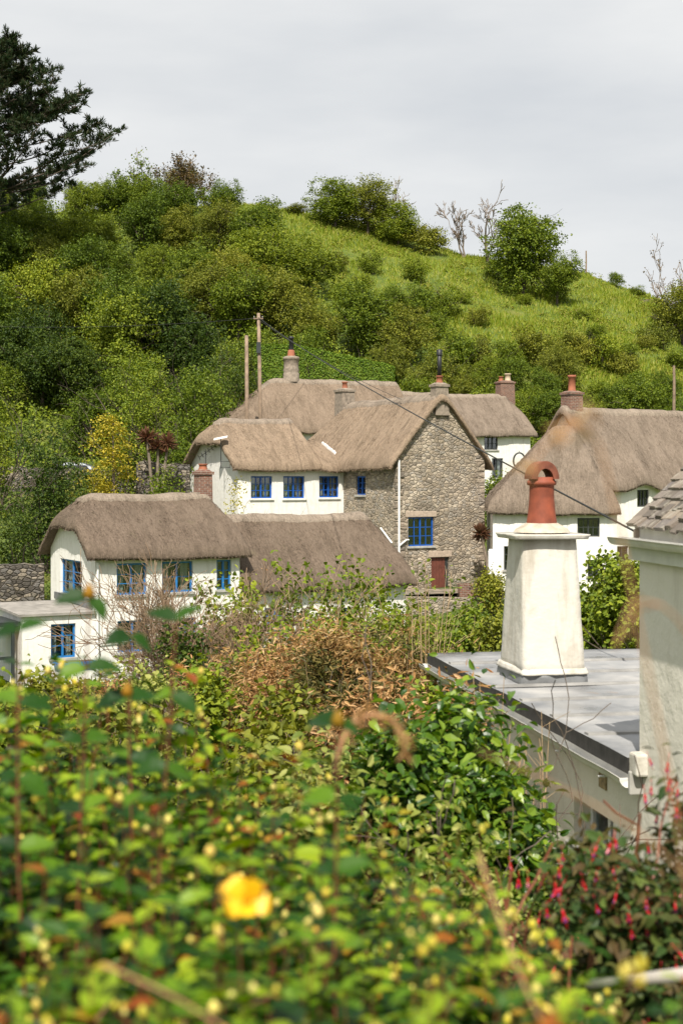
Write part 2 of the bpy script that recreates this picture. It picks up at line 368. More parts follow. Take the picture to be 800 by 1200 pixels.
# ------------------------------------------------------------------ houses
class House:
    def __init__(s, name, label, cat, x, d, a, zb, L, W, group=None):
        """local x runs along the front eave, y to the back, z up from the base zb (relative to the eye)"""
        s.x, s.d, s.a, s.zb, s.L, s.W = x, d, R(a), zb, L, W
        s.root = empty(name, (x, d, EYE + zb), s.a, label, cat, group)
        s.walls = MB(); s.ops = {'front': [], 'left': [], 'right': [], 'back': []}; s.roofs = []; s.wins = []
    def plane(s, side):
        c, n = math.cos(s.a), math.sin(s.a)
        if side == 'front': return (s.x, s.d), (c, n)
        if side == 'left': return (s.x, s.d), (-n, c)
        if side == 'right': return (s.x + c * s.L, s.d + n * s.L), (-n, c)
    def t(s, px, side='front'):
        (x, d), (ex, ed) = s.plane(side); k = (px - CX) / S
        return (k * d - x) / (ex - k * ed)
    def z(s, px, py, side='front'):
        (x, d), (ex, ed) = s.plane(side)
        return -(py - CY) / S * (d + ed * s.t(px, side)) - s.zb
    def mp(s, side):
        return {'front': lambda a, o, z: (a, -o, z), 'left': lambda a, o, z: (-o, a, z),
                'right': lambda a, o, z: (s.L + o, a, z), 'back': lambda a, o, z: (a, s.W + o, z)}[side]
    def win(s, px0, px1, py0, py1, side='front', **kw):
        a0, a1 = sorted((s.t(px0, side), s.t(px1, side))); pm = (px0 + px1) / 2
        s.rect(a0, a1, s.z(pm, py1, side), s.z(pm, py0, side), side, **kw)
    def rect(s, a0, a1, z0, z1, side='front', **kw):
        s.ops[side].append((a0, a1, z0, z1)); s.wins.append((side, a0, a1, z0, z1, kw))
    def panel(s, side, a0, a1, z0, top, step=.35, rev=.2, mb=None, ops=None):
        mb = mb or s.walls; mp = s.mp(side); ops = s.ops[side] if ops is None else ops
        cuts = {a0, a1}; n = max(1, int((a1 - a0) / step))
        cuts |= {a0 + (a1 - a0) * i / n for i in range(n + 1)}
        for o in ops: cuts |= {o[0], o[1]}
        cuts = sorted(c for c in cuts if a0 - 1e-6 <= c <= a1 + 1e-6)
        cuts = [c for i, c in enumerate(cuts) if i == 0 or c - cuts[i - 1] > 1e-4]
        for c0, c1 in zip(cuts, cuts[1:]):
            m = (c0 + c1) / 2
            lo = z0
            for o in sorted([o for o in ops if o[0] < m < o[1]], key=lambda o: o[2]):
                if o[2] > lo + 1e-4: mb.quad([mp(c0, 0, lo), mp(c1, 0, lo), mp(c1, 0, o[2]), mp(c0, 0, o[2])])
                lo = o[3]
            mb.quad([mp(c0, 0, lo), mp(c1, 0, lo), mp(c1, 0, max(lo, top(c1))), mp(c0, 0, max(lo, top(c0)))])
        for o in ops:
            p = [(o[0], o[2]), (o[1], o[2]), (o[1], o[3]), (o[0], o[3])]
            for (u, v), (u2, v2) in zip(p, p[1:] + p[:1]):
                mb.quad([mp(u, 0, v), mp(u2, 0, v2), mp(u2, -rev, v2), mp(u, -rev, v)])
    def thatch(s, ridge, eb, mat, u0=0, u1=None, v0=0, v1=None, th=.36, ov=.32, ovl=.28, ovr=.28, hipL=None, hipR=None, lift=None, cap=True, name='roof', seed=0, walls=True, wmat=None, capmat=None):
        """ridge, eb = ridge top and lower edge of the eave, relative to the eye. hip = (height of the end edge above the eave 0..1, run along the ridge)"""
        u1 = s.L if u1 is None else u1; v1 = s.W if v1 is None else v1
        ridge -= s.zb; eb -= s.zb; half = (v1 - v0) / 2; vm = (v0 + v1) / 2
        sl = (ridge - eb - th) / (half + ov); et = eb + th + ov * sl
        def smin(a, b, k=.3):
            h = max(0, min(1, .5 + .5 * (b - a) / k)); return b * (1 - h) + a * h - k * h * (1 - h)
        def zf(u, v):
            c = v - vm; zz = ridge - sl * (math.sqrt(c * c + .09) - .12)
            if hipL: z0 = et + hipL[0] * (ridge - et); zz = smin(zz, z0 + (ridge - z0) / hipL[1] * (u - u0))
            if hipR: z0 = et + hipR[0] * (ridge - et); zz = smin(zz, z0 + (ridge - z0) / hipR[1] * (u1 - u))
            if lift: zz += lift(u) * max(0, min(1, (vm - v) / half)) ** 2
            p = Vector((u * .7 + seed * 7.1, v * .7, seed * 3.3))
            zz += .075 * noise.noise(p) + .03 * noise.noise(p * 3.1) + .012 * noise.noise(p * 8)
            # the ridge sags a little between its ends
            tt = (u - u0) / (u1 - u0); zz -= .07 * max(0, 1 - (2 * tt - 1) ** 2)
            return zz
        ed = [0, .015, .05, .1, .16, .23]
        def axis(a, b, st):
            n = max(2, int((b - a - .6) / st)); return [a + e for e in ed] + [a + .3 + (b - a - .6) * i / n for i in range(n + 1)] + [b - e for e in ed[::-1]]
        U = axis(u0 - ovl, u1 + ovr, .16); Vv = axis(v0 - ov, v1 + ov, .16)
        mb = MB(); nu, nv = len(U), len(Vv); r = .24
        def wob(u, v):
            e = Vector((u * .9, v * .9, seed + 5.5)); w = noise.noise(e) * .07 + noise.noise(e * 4) * .025
            return w
        for layer in (0, 1):
            for j, v in enumerate(Vv):
                for i, u in enumerate(U):
                    e = min(u - U[0], U[-1] - u, v - Vv[0], Vv[-1] - v)
                    zz = zf(u, v)
                    uu, vv = u, v
                    if e < .3:
                        w = wob(u, v) * (1 - e / .3)
                        if min(v - Vv[0], Vv[-1] - v) < min(u - U[0], U[-1] - u): vv += w
                        else: uu += w
                    if layer == 0:
                        if e < r: zz -= r * (1 - math.sqrt(max(0, 1 - ((r - e) / r) ** 2)))
                    else: zz -= th + (.10 * (.2 - e) / .2 if e < .2 else 0) * 0
                    mb.v.append((uu, vv, zz))
        n = nu * nv
        for j in range(nv - 1):
            for i in range(nu - 1):
                a = j * nu + i
                mb.f.append((a, a + 1, a + nu + 1, a + nu)); mb.f.append((n + a, n + a + nu, n + a + nu + 1, n + a + 1))
        loop = [i for i in range(nu)] + [j * nu + nu - 1 for j in range(1, nv)] + [(nv - 1) * nu + i for i in range(nu - 2, -1, -1)] + [j * nu for j in range(nv - 2, 0, -1)]
        for a, b in zip(loop, loop[1:] + loop[:1]): mb.f.append((b, a, n + a, n + b))
        nsurf = len(mb.f); rg = random.Random(seed * 13 + 1)
        def straw(p, q, w):
            d = Vector(q) - Vector(p); sd = d.cross(Vector((rg.gauss(0, 1), rg.gauss(0, 1), rg.gauss(0, 1)))).normalized() * w
            k = len(mb.v); mb.v += [tuple(Vector(p) - sd), tuple(Vector(p) + sd), tuple(q)]; mb.f.append((k, k + 1, k + 2))
        for _ in range(int((U[-1] - U[0]) * (Vv[-1] - Vv[0]) * 62)):
            u, v = rg.uniform(U[0] + .3, U[-1] - .3), rg.uniform(Vv[0] + .3, Vv[-1] - .3); z = zf(u, v)
            gu, gv = (zf(u + .05, v) - z) / .05, (zf(u, v + .05) - z) / .05; gl = math.hypot(gu, gv) + 1e-6
            l = rg.uniform(.07, .19); a = rg.gauss(0, .2); du, dv = -gu / gl, -gv / gl; du, dv = du * math.cos(a) - dv * math.sin(a), du * math.sin(a) + dv * math.cos(a)
            h = rg.uniform(.0, .022); l2 = l / math.sqrt(1 + gl * gl)
            straw((u, v, z + .004), (u + du * l2, v + dv * l2, z + (gu * du + gv * dv) * l2 + h), rg.uniform(.010, .022))
        for k in range(len(loop)):
            for _ in range(7):
                a, b = Vector(mb.v[n + loop[k]]), Vector(mb.v[n + loop[(k + 1) % len(loop)]]); p = a.lerp(b, rg.random()); out = Vector((p.x - (U[0] + U[-1]) / 2, p.y - (Vv[0] + Vv[-1]) / 2, 0)).normalized()
                top = Vector(mb.v[loop[k]]); p = p.lerp(top, rg.random() * .9); straw(p, p + out * rg.uniform(.0, .07) + Vector((rg.gauss(0, .02), rg.gauss(0, .02), -rg.uniform(.02, .07))), .012)
        ro = mb.build(name, mat, s.root, True)
        if cap:
            ua = u0 - ovl + .12 + ((1 - hipL[0]) * 0 + hipL[1] * .75 if hipL else 0); ub = u1 + ovr - .12 - (hipR[1] * .75 if hipR else 0)
            cb = MB(); nu2 = max(4, int((ub - ua) / .08)); vs = [-1, -.96, -.7, -.35, 0, .35, .7, .96, 1]
            for i in range(nu2 + 1):
                u = ua + (ub - ua) * i / nu2
                hw = .42 + .05 * abs(((u / .42) % 1) * 2 - 1) + .04 * noise.noise(Vector((u * 2, seed, 0)))
                for q in vs:
                    c = q * hw; zz = zf(u, vm + c) + (.075 if abs(q) < .98 else -.06)
                    if i in (0, nu2): zz -= .14 if abs(q) < .98 else 0
                    cb.v.append((u, vm + c, zz))
            k = len(vs)
            for i in range(nu2):
                for j in range(k - 1):
                    a = i * k + j; cb.f.append((a, a + k, a + k + 1, a + 1))
            cb.build('ridge_cap', capmat or M['ridge_light'], ro, True)
        s.zf = zf; s.roofth = th; s.ridgez = ridge; s.et = et
        if walls:
            tf = lambda u, v: zf(u, v) - th * .55
            s.panel('front', u0, u1, -1.5, lambda a: tf(a, v0) if v0 == 0 else tf(a, 0))
            s.panel('back', u0, u1, -1.5, lambda a: tf(a, v1))
            if u0 == 0: s.panel('left', v0, v1, -1.5, lambda a: tf(u0, a))
            if abs(u1 - s.L) < 1e-3: s.panel('right', v0, v1, -1.5, lambda a: tf(u1, a))
        return ro
    def finish(s, wallmat):
        s.walls.build('wall', wallmat, s.root)
        for side, a0, a1, z0, z1, kw in s.wins: s.window(side, a0, a1, z0, z1, **kw)
    def window(s, side, a0, a1, z0, z1, cols=2, rows=3, frame='blue', sill='concrete', curtain=True, rev=.2, cut=(0, 0, 0), name='window', casement=0):
        mp = s.mp(side); f = MB(); fw = .065; o0, o1 = -rev + .05, -rev + .11
        B = lambda x0, x1, y0, y1, p=o0, q=o1: f.box(x0, x1, p, q, y0, y1, mp)
        B(a0, a0 + fw, z0, z1); B(a1 - fw, a1, z0, z1); B(a0 + fw, a1 - fw, z0, z0 + fw); B(a0 + fw, a1 - fw, z1 - fw, z1)
        w, h = a1 - a0 - 2 * fw, z1 - z0 - 2 * fw
        for i in range(1, cols):
            t_ = .035 if (casement == 0 or i % casement == 0) else .016
            x = a0 + fw + w * i / cols; B(x - t_, x + t_, z0 + fw, z1 - fw, o0 + .004, o1 + (.008 if t_ > .03 else -.008))
        for j in range(1, rows):
            y = z0 + fw + h * j / rows; B(a0 + fw, a1 - fw, y - .014, y + .014, o0 + .012, o1 - .014)
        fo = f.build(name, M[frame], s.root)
        p = MB(); p.box(a0 + fw - .02, a1 - fw + .02, o0 + .022, o0 + .030, z0 + fw - .02, z1 - fw + .02, mp); p.build('pane', M['glass'], fo)
        if sill:
            q = MB(); q.box(a0 - .07, a1 + .07, -rev + .02, .07, z0 - .09, z0 + .003, mp); q.build('sill', M[sill] if isinstance(sill, str) else sill, fo, bevel=.01)
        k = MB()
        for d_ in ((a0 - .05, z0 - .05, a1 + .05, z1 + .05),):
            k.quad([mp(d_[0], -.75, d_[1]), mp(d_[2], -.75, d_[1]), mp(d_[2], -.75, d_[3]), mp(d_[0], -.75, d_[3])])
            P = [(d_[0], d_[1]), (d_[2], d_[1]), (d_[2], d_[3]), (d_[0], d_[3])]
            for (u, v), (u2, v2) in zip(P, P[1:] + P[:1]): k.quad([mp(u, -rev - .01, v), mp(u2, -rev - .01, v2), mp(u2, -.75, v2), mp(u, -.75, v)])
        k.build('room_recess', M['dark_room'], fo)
        if curtain:
            cw = w * .28
            for x0, sgn in ((a0 + fw, 1), (a1 - fw, -1)):
                c = MB(); n = 9; pts = []
                for i in range(n): pts.append((x0 + sgn * cw * i / (n - 1), -rev - .1 + .025 * math.sin(i * 1.9)))
                for (x, o), (x2, o2) in zip(pts, pts[1:]): c.quad([mp(x, o, z0), mp(x2, o2, z0), mp(x2, o2, z1), mp(x, o, z1)])
                c.build('curtain', M['curtain'], fo)

def chimney(parent, x, y, z0, z1, sx, sy, mat, pots, capm='chimney_stone', taper=.94, ledge=True):
    mb = MB()
    h = z1 - z0; a, b = sx / 2, sy / 2; ta, tb = a * taper, b * taper
    mb.hexa([(x - a, y - b, z0), (x + a, y - b, z0), (x + a, y + b, z0), (x - a, y + b, z0), (x - ta, y - tb, z1), (x + ta, y - tb, z1), (x + ta, y + tb, z1), (x - ta, y + tb, z1)])
    o = mb.build('chimney', M[mat], parent, bevel=.02)
    if ledge:
        c = MB(); c.box(x - ta - .05, x + ta + .05, y - tb - .05, y + tb + .05, z1 - .02, z1 + .09)
        c.hexa([(x - ta, y - tb, z1 + .09), (x + ta, y - tb, z1 + .09), (x + ta, y + tb, z1 + .09), (x - ta, y + tb, z1 + .09),
                (x - ta * .6, y - tb * .6, z1 + .17), (x + ta * .6, y - tb * .6, z1 + .17), (x + ta * .6, y + tb * .6, z1 + .17), (x - ta * .6, y + tb * .6, z1 + .17)])
        c.build('chimney_cap', M[capm] if capm else M[mat], o)
    for dx, dy, r, hh, pm in pots:
        p = MB(); p.lathe((x + dx, y + dy, z1 + .08), [(r * 1.12, 0), (r * 1.1, .1), (r * .95, .15), (r * .9, hh * .85), (r * 1.08, hh * .87), (r * 1.08, hh), (r * .8, hh), (r * .75, hh * .5), (0, hh * .5)], 14)
        p.build('chimney_pot', M[pm], o, True)
    return o

GRP = 'thatched cottages in the village'
# --- cottage A: white, light blue windows, lower left
xA = (112 - CX) / S * 48.0
A = House('thatched_cottage', 'white cottage with light blue windows and dark thatch at lower left', 'cottage', xA, 48, 29, -6.9, 5.35, 4.9, GRP)
for w in ((137, 172, 660, 697), (190, 226, 658, 694), (254, 271, 656, 691)): A.win(*w, frame='skyblue', cols=2, rows=3 if w[0] != 190 else 2)
for w in ((138, 174, 727, 764), (206, 230, 724, 758)): A.win(*w, frame='skyblue', cols=2, rows=3)
A.win(71, 96, 656, 697, 'left', frame='skyblue', cols=2, rows=3, sill='lead')
A.thatch(-.44, -2.86, M['thatch_dark'], hipL=(.66, .62), hipR=(.6, .4), ovl=.38, ovr=.3, seed=1)
A.finish(M['white'])
# lower flat-roofed wing at the left gable
wz = -4.55 - A.zb
wmb = MB(); wg = (.5, 4.0)
uo = [(A.t(60), A.t(89))]
wo = (A.t(60) , A.t(89), A.z(75, 771), A.z(75, 731))
A.panel('front', -2.5, -.005, -1.5, lambda a: wz, mb=wmb, ops=[wo])
wmb.quad([(-2.5, 0, -1.5), (-2.5, 3.4, -1.5), (-2.5, 3.4, wz), (-2.5, 0, wz)])
wmb.quad([(-2.5, 3.4, -1.5), (-.005, 3.4, -1.5), (-.005, 3.4, wz), (-2.5, 3.4, wz)])
wmb.build('side_wing', M['white'], A.root)
A.window('front', *wo, frame='skyblue', cols=2, rows=3)
fb = MB(); fb.hexa([(-2.65, -.12, wz - .02), (-.01, -.12, wz - .02), (-.01, 3.5, wz + .10), (-2.65, 3.5, wz + .10), (-2.65, -.12, wz + .06), (-.01, -.12, wz + .06), (-.01, 3.5, wz + .18), (-2.65, 3.5, wz + .18)])
fb.build('wing_roof', simple('wing_felt', (.27, .25, .225), .85, .3, 3, bmp=.2), A.root)
fb = MB(); fb.box(-.07, -.012, .2, 4.3, wz + .17, wz + .42); fb.build('lead_flashing', M['lead'], A.root)
pb = MB()
for (x0, x1, y0, y1, z0, z1) in ((-4.0, -3.9, .35, .45, -1, wz - .35), (-2.75, -2.65, .35, .45, -1, wz - .35), (-4.1, -2.52, .2, 2.4, wz - .35, wz - .2), (-3.9, -2.75, .37, .43, .9, 1.0), (-3.36, -3.3, .37, .43, 1.0, wz - .35)):
    pb.box(x0, x1, y0, y1, z0, z1)
pb.build('porch', M['darkframe'], A.root)
pb = MB(); pb.box(-3.9, -2.75, 1.8, 1.9, -1, wz - .36); pb.build('porch_door', M['skyblue'], A.root)
chimney(A.root, 5.0, 2.45, A.ridgez - .5, A.ridgez + .58, .56, .55, 'brick', [(0, 0, .16, .3, 'terra_far')], capm='brick')
dp = MB(); dp.tube([(.06, -.07, -.4), (.06, -.07, A.et - .6)], .04, 8); dp.tube([(.06, -.07, 1.3), (1.9, -.05, 1.34)], .02, 6)
dp.build('drainpipe', M['whitepaint'], A.root)

# --- cottage B: lower thatch joined to the right of A
c29, s29 = math.cos(R(29)), math.sin(R(29))
B = House('thatched_cottage', 'low cottage with broad dark thatch right of the light blue windowed cottage', 'cottage', xA + c29 * 5.36, 48 + s29 * 5.36, 29, -6.9, 6.9, 4.9, GRP)
B.win(310, 335, 712, 740, frame='skyblue'); B.win(395, 420, 712, 740, frame='skyblue')
B.thatch(-1.22, -4.18, M['thatch_dark'], ovl=-.02, hipR=(.45, .55), ovr=.35, seed=2)
B.finish(M['white'])

# --- cottage C: white with three deep blue windows
xC = (279 - CX) / S * 64.4
C = House('thatched_cottage', 'white cottage with row of three deep blue windows under pale thatch', 'cottage', xC, 64.4, 29, -3.6, 5.5, 5.5, GRP)
for w in ((294, 319, 558, 584), (332, 357, 558, 584), (374, 397, 558, 583)): C.win(*w, frame='blue', cols=4, rows=3, casement=2, sill='white')
C.thatch(2.95, .27, M['thatch_tan'], u1=4.15, hipL=(.72, .5), ovl=.4, ovr=.02, seed=3, walls=False)
z1f = C.zf
C.panel('left', 0, 5.5, -1.5, lambda a: z1f(0, a) - .2); C.panel('back', 0, 5.5, -1.5, lambda a: z1f(0, 5.5) - .2 if a < 4.15 else 1.6)
C.panel('front', 0, 5.5, -1.5, lambda a: (z1f(min(a, 3.9), 0) - .2) if a < 4.15 else C.z(385, 551))
C.walls.quad([(4.15, 0, 0), (4.15, 5.5, 0), (4.15, 2.75, C.ridgez - .3)])
C.thatch(1.95, .27, M['thatch_tan'], u0=4.19, u1=5.5, ovl=0, ovr=.05, seed=4, walls=False, cap=False, name='link_roof')
vz = C.zf
for uu in (4.22, 5.38):
    vm = MB()
    for k in range(6):
        v = .75 + k * .22
        vm.hexa([(uu, v, vz(4.8, v) - .05), (uu + .1, v, vz(4.8, v) - .05), (uu + .1, v + .21, vz(4.8, v + .21) - .05), (uu, v + .21, vz(4.8, v + .21) - .05),
                 (uu, v, vz(4.8, v) + .10 + .07 * (k % 2)), (uu + .1, v, vz(4.8, v) + .10), (uu + .1, v + .21, vz(4.8, v + .21) + .15), (uu, v + .21, vz(4.8, v + .21) + .12)])
    vm.build('cement_verge', M['whitepaint'], C.root)
C.finish(M['white'])

# --- house D: stone gable
D = House('stone_house', 'rubble stone gable house with pale thatch, blue window and brown door', 'house', -2.23, 71.26, -61, -5.0, 9.6, 4.7, GRP)
D.win(478, 508, 606, 640, 'right', frame='blue', cols=4, rows=3, casement=2, curtain=False)
D.win(417, 428, 558, 580, 'front', frame='blue', cols=2, rows=3, curtain=False)
D.ops['right'].append((D.t(505, 'right'), D.t(526, 'right'), D.z(515, 694, 'right'), D.z(515, 653, 'right')))
def dlift(u): return 0
D.thatch(4.0, .25, M['thatch_tan'], ovl=.25, ovr=.22, hipL=(.3, 1.6), seed=5, ov=.38)
D.finish(M['stone'])
dm = D.mp('right'); a0, a1, z0, z1 = D.ops['right'][1]
q = MB(); q.box(a0 + .02, a1 - .16, -.16, -.11, z0, z1 - .03, dm)
for k in range(5): q.box(a0 + .03 + k * (a1 - a0 - .2) / 5, a0 + .02 + (k + .93) * (a1 - a0 - .2) / 5, -.11, -.098, z0 + .02, z1 - .05, dm)
q.build('door', M['dooror'], D.root)
q = MB(); q.box(a1 - .16, a1 - .02, -.19, -.1, z0, z1, dm); q.build('door_post', M['darkframe'], D.root)
q = MB(); q.box(a0 - .14, a1 + .14, -.05, .025, z1 + .005, z1 + .28, dm); q.build('door_lintel', M['granite'], D.root, bevel=.02)
a0, a1, z0, z1 = D.ops['right'][0]
q = MB(); q.box(a0 - .12, a1 + .14, -.05, .025, z1 + .005, z1 + .26, dm); q.build('window_lintel', M['granite'], D.root, bevel=.02)
qs = {1: MB(), -1: MB()}; rq = random.Random(8); zq = .0
while zq < D.zf(9.6, 0) - .5:
    hq = rq.uniform(.2, .33)
    for c0, sg in ((0, 1), (4.7, -1)):
        wq = rq.uniform(.24, .55); x0, x1 = sorted((c0 - sg * .012, c0 + sg * wq)); qs[sg].box(x0, x1, -.2, .014 + rq.uniform(0, .012), zq + .012, zq + hq - .012, dm)
    zq += hq
M['quoin'] = stone_mat('quoin_stone', (1.6, 1.6, 3.2), [(.30, .25, .2), (.4, .34, .27), (.24, .21, .18), (.36, .3, .24)], (.3, .26, .21)); 
for q in qs.values(): q.build('quoin_column', M['quoin'], D.root, bevel=.02)
chimney(D.root, 9.45, 2.35, D.ridgez - 1.2, D.ridgez + .12, .55, .72, 'chimney_stone', [(0, 0, .15, .4, 'terra_far')], taper=.9)
fl = MB(); fl.tube([(9.45, 2.35, D.ridgez + .5), (9.45, 2.35, D.ridgez + 1.75)], .095, 12); fl.lathe((9.45, 2.35, D.ridgez + 1.75), [(.13, -.22), (.13, .02), (.02, .06)], 12)
fl.build('flue_pipe', M['black'], D.root, True)
chimney(D.root, .7, 2.35, D.ridgez - 1.3, D.ridgez + .35, .85, .75, 'chimney_stone', [(0, 0, .14, .42, 'terra_far')])
q = MB(); fm = D.mp('front')
q.tube([dm(.1, .06, D.et - .3), dm(.1, .06, 1.2), dm(.1, .06, -.5)], .05, 8); q.tube([dm(.1, .08, 2.0), dm(.45, .1, 2.25), dm(.6, .06, 2.25)], .04, 6)
q.tube([(9.4, -.1, 2.1), (8.4, -.1, 2.75)], .04, 6); q.build('drainpipe', M['whitepaint'], D.root)

# --- row E behind
E = House('thatched_cottage', 'long cottage behind the blue windowed ones with round brick chimney, black pot', 'cottage', (283 - CX) / S * 82, 82, 25, .2, 11.5, 5.4, GRP)
E.thatch(6.2, 2.55, M['thatch_mid'], hipL=(0.05, 3.2), ovl=.4, ovr=0, seed=6)
E.finish(M['white'])
ch = MB(); ex, ey = 4.25, 2.7
ch.lathe((ex, ey, E.ridgez - .4), [(.5, 0), (.48, .55), (.44, .6), (.5, .72), (.44, .85), (.46, 1.35), (.5, 1.38), (.5, 1.52), (.3, 1.58), (0, 1.6)], 16)
cho = ch.build('chimney', M['chimney_stone'], E.root, True)
p = MB(); p.lathe((ex, ey, E.ridgez + 1.15), [(.24, 0), (.2, .35), (.17, .4), (0, .4)], 12); p.build('chimney_pot', M['terra_far'], cho, True)
p = MB(); p.lathe((ex, ey, E.ridgez + 1.5), [(.15, 0), (.13, .7), (.17, .72), (.17, .85), (0, .9)], 12); p.build('flue_pipe', M['black'], cho, True)
E2 = House('thatched_cottage', 'white back cottage with small dark windows and brick chimney carrying two pots', 'cottage', 4.72, 86.98, 25, -1.6, 8.0, 5.4, GRP)
E2.win(567, 583, 512, 527, frame='darkframe', cols=3, rows=2, curtain=False); E2.win(576, 589, 537, 560, frame='darkframe', cols=2, rows=3)
E2.thatch(5.55, 2.5, M['thatch_grey'], ovl=0, hipR=(.6, .5), ovr=.35, seed=7)
E2.finish(M['white'])
chimney(E2.root, 7.8, 2.7, E2.ridgez - .8, E2.ridgez + .62, 1.1, .75, 'brick', [(-.32, 0, .15, .35, 'terra_far'), (.2, 0, .2, .55, 'beige_pot')], capm='brick')
G = House('thatched_cottage', 'farthest cottage showing only a strip of thatch beside the dark brick chimney', 'cottage', (596 - CX) / S * 98, 98, 25, 0, 6.5, 5, GRP)
G.thatch(4.75, 2.2, M['thatch_mid'], seed=8); G.finish(M['white'])

# --- houses F at the right
xF = (708 - CX) / S * 66.0
F1 = House('thatched_cottage', 'tall white cottage at right under wide wavy grey thatch', 'cottage', xF, 66, 29, -4.6, 10, 6, GRP)
F1.win(746, 760, 574, 594, frame='darkframe', cols=3, rows=2, curtain=False, sill=None); F1.win(722, 736, 640, 660, frame='darkframe', curtain=False)
uw = F1.t(753)
F1.thatch(3.62, -.78, M['thatch_grey'], lift=lambda u: .34 * math.exp(-((u - uw) / .75) ** 2) + .3 * math.exp(-((u - uw - 4.2) / .8) ** 2), ovl=.3, seed=9)
F1.finish(M['white'])
chimney(F1.root, .45, 3.0, F1.ridgez - .7, F1.ridgez + .42, .8, .8, 'brick', [(0, 0, .19, .85, 'terra_far')], capm='brick')
F2 = House('thatched_cottage', 'low white cottage with steep hipped thatch behind the white chimney', 'cottage', (577 - CX) / S * 63, 63, -3, -4.9, 5.45, 5.4, GRP)
F2.win(676, 702, 607, 629, frame='darkframe', cols=4, rows=2, casement=2, curtain=False, sill=None)
F2.win(590, 606, 640, 668, frame='darkframe', curtain=False); F2.win(688, 700, 656, 675, frame='darkframe', curtain=False)
F2.thatch(2.72, -1.74, M['thatch_grey'], ovl=.25, ovr=.1, hipL=(.03, 3.1), hipR=(.03, 1.75), seed=10, cap=False)
F2.finish(M['white'])

# ------------------------------------------------------------------ the near flat-roofed house, its chimney, the near white house
RZ = -2.4
b0 = Vector((2.45, 12.2)); b1 = Vector((1.17, 19.5)); be = (b1 - b0).normalized(); bn = Vector((be.y, -be.x))   # be away from the camera, bn to the right
LH = (b1 - b0).length
rot = math.atan2(be.y, be.x) - math.pi / 2            # local y = be, local x = bn
def nl(px, d=None, off=.12):                           # distance along the left wall where a pixel column meets it
    k = (px - CX) / S; o = b0 + bn * off
    return (o.x - k * o.y) / (k * be.y - be.x)
def nz(px, py, off=.12): return -(py - CY) / S * (b0 + bn * off + be * nl(px, off=off)).y
H = empty('flat_roofed_house', (b0.x, b0.y, EYE + RZ), rot, 'cream house with grey felt flat roof and white gutter at right', 'house')
hw = MB(); zbt = -3.2
v0, v1 = nl(718), nl(672); wz0, wz1 = nz(695, 1003) - RZ, nz(695, 948) - RZ
v0, v1 = min(v0, v1), max(v0, v1)
class W2(House):
    def __init__(s): pass
hs = W2(); hs.root = H; hs.L = 6.5; hs.W = LH; hs.ops = {'left': [(v0, v1, wz0, wz1)]}; hs.walls = hw
hs.mp = lambda side: (lambda a, o, z: (.12 - o, a, z))
hs.panel('left', .02, LH - .12, zbt, lambda a: -.14, rev=.28)
hw.quad([(.12, LH - .12, zbt), (6.5, LH - .12, zbt), (6.5, LH - .12, -.14), (.12, LH - .12, -.14)])
hw.quad([(.12, .02, zbt), (6.5, .02, zbt), (6.5, .02, -.14), (.12, .02, -.14)])
hw.build('wall', M['cream'], H)
hs.window('left', v0, v1, wz0, wz1, cols=2, rows=1, frame='whitepaint', sill='concrete', curtain=False, rev=.28)
def roof_mat():
    m, nt, b = newmat('grey_felt')
    f = ntex(nt, objco(nt), .75, 6, .6); g = ntex(nt, objco(nt, (1, .35, 1)), 1.4, 5, .6); fine = ntex(nt, objco(nt), 30, 3, .6)
    c = ramp(nt, f, [(.36, (.12, .125, .135)), (.5, (.27, .272, .275)), (.64, (.40, .39, .375))])
    c = mixc(nt, ramp(nt, g, [(.5, (0, 0, 0)), (.72, (.5, .5, .5))]), c, (.15, .155, .165))
    st = ntex(nt, objco(nt, (1.2, .8, 1)), 1.1, 4, .6)
    c = mixc(nt, ramp(nt, st, [(.63, (0, 0, 0)), (.72, (.65, .65, .65))]), c, (.27, .19, .13))
    nt.links.new(c, b.inputs['Base Color'])
    nt.links.new(ramp(nt, f, [(.38, (.22, .22, .22)), (.55, (.6, .6, .6))]), b.inputs['Roughness'])
    bump(nt, b, fine, .3, .01); return m
rf = MB(); nxr, nyr = 14, 16
for layer, zo in ((0, 0.0), (1, -.14)):
    for j in range(nyr + 1):
        for i in range(nxr + 1):
            x, y = 6.5 * i / nxr, LH * j / nyr
            e = noise.noise(Vector((x * .8, y * .8, 3)))
            dx = .02 * noise.noise(Vector((y * 3, 0, 1))) if i == 0 else 0
            rf.v.append((x + dx, y, zo + (.018 * e if layer == 0 else 0)))
nn = (nxr + 1) * (nyr + 1)
for j in range(nyr):
    for i in range(nxr):
        a = j * (nxr + 1) + i; rf.f.append((a, a + 1, a + nxr + 2, a + nxr + 1)); rf.f.append((nn + a, nn + a + nxr + 1, nn + a + nxr + 2, nn + a + 1))
rf.m = [0] * len(rf.f)
lp = [i for i in range(nxr + 1)] + [j * (nxr + 1) + nxr for j in range(1, nyr + 1)] + [nyr * (nxr + 1) + i for i in range(nxr - 1, -1, -1)] + [j * (nxr + 1) for j in range(nyr - 1, 0, -1)]
for a, b in zip(lp, lp[1:] + lp[:1]): rf.f.append((b, a, nn + a, nn + b)); rf.m.append(1)
M['felt_edge'] = simple('black_felt_edge', (.028, .026, .024), .8, .5, 9, bmp=.4)
rfo = rf.build('roof', [roof_mat(), M['felt_edge']], H, True)
for pp in rfo.data.polygons:
    if pp.material_index == 1: pp.use_smooth = False
fl_ = MB()
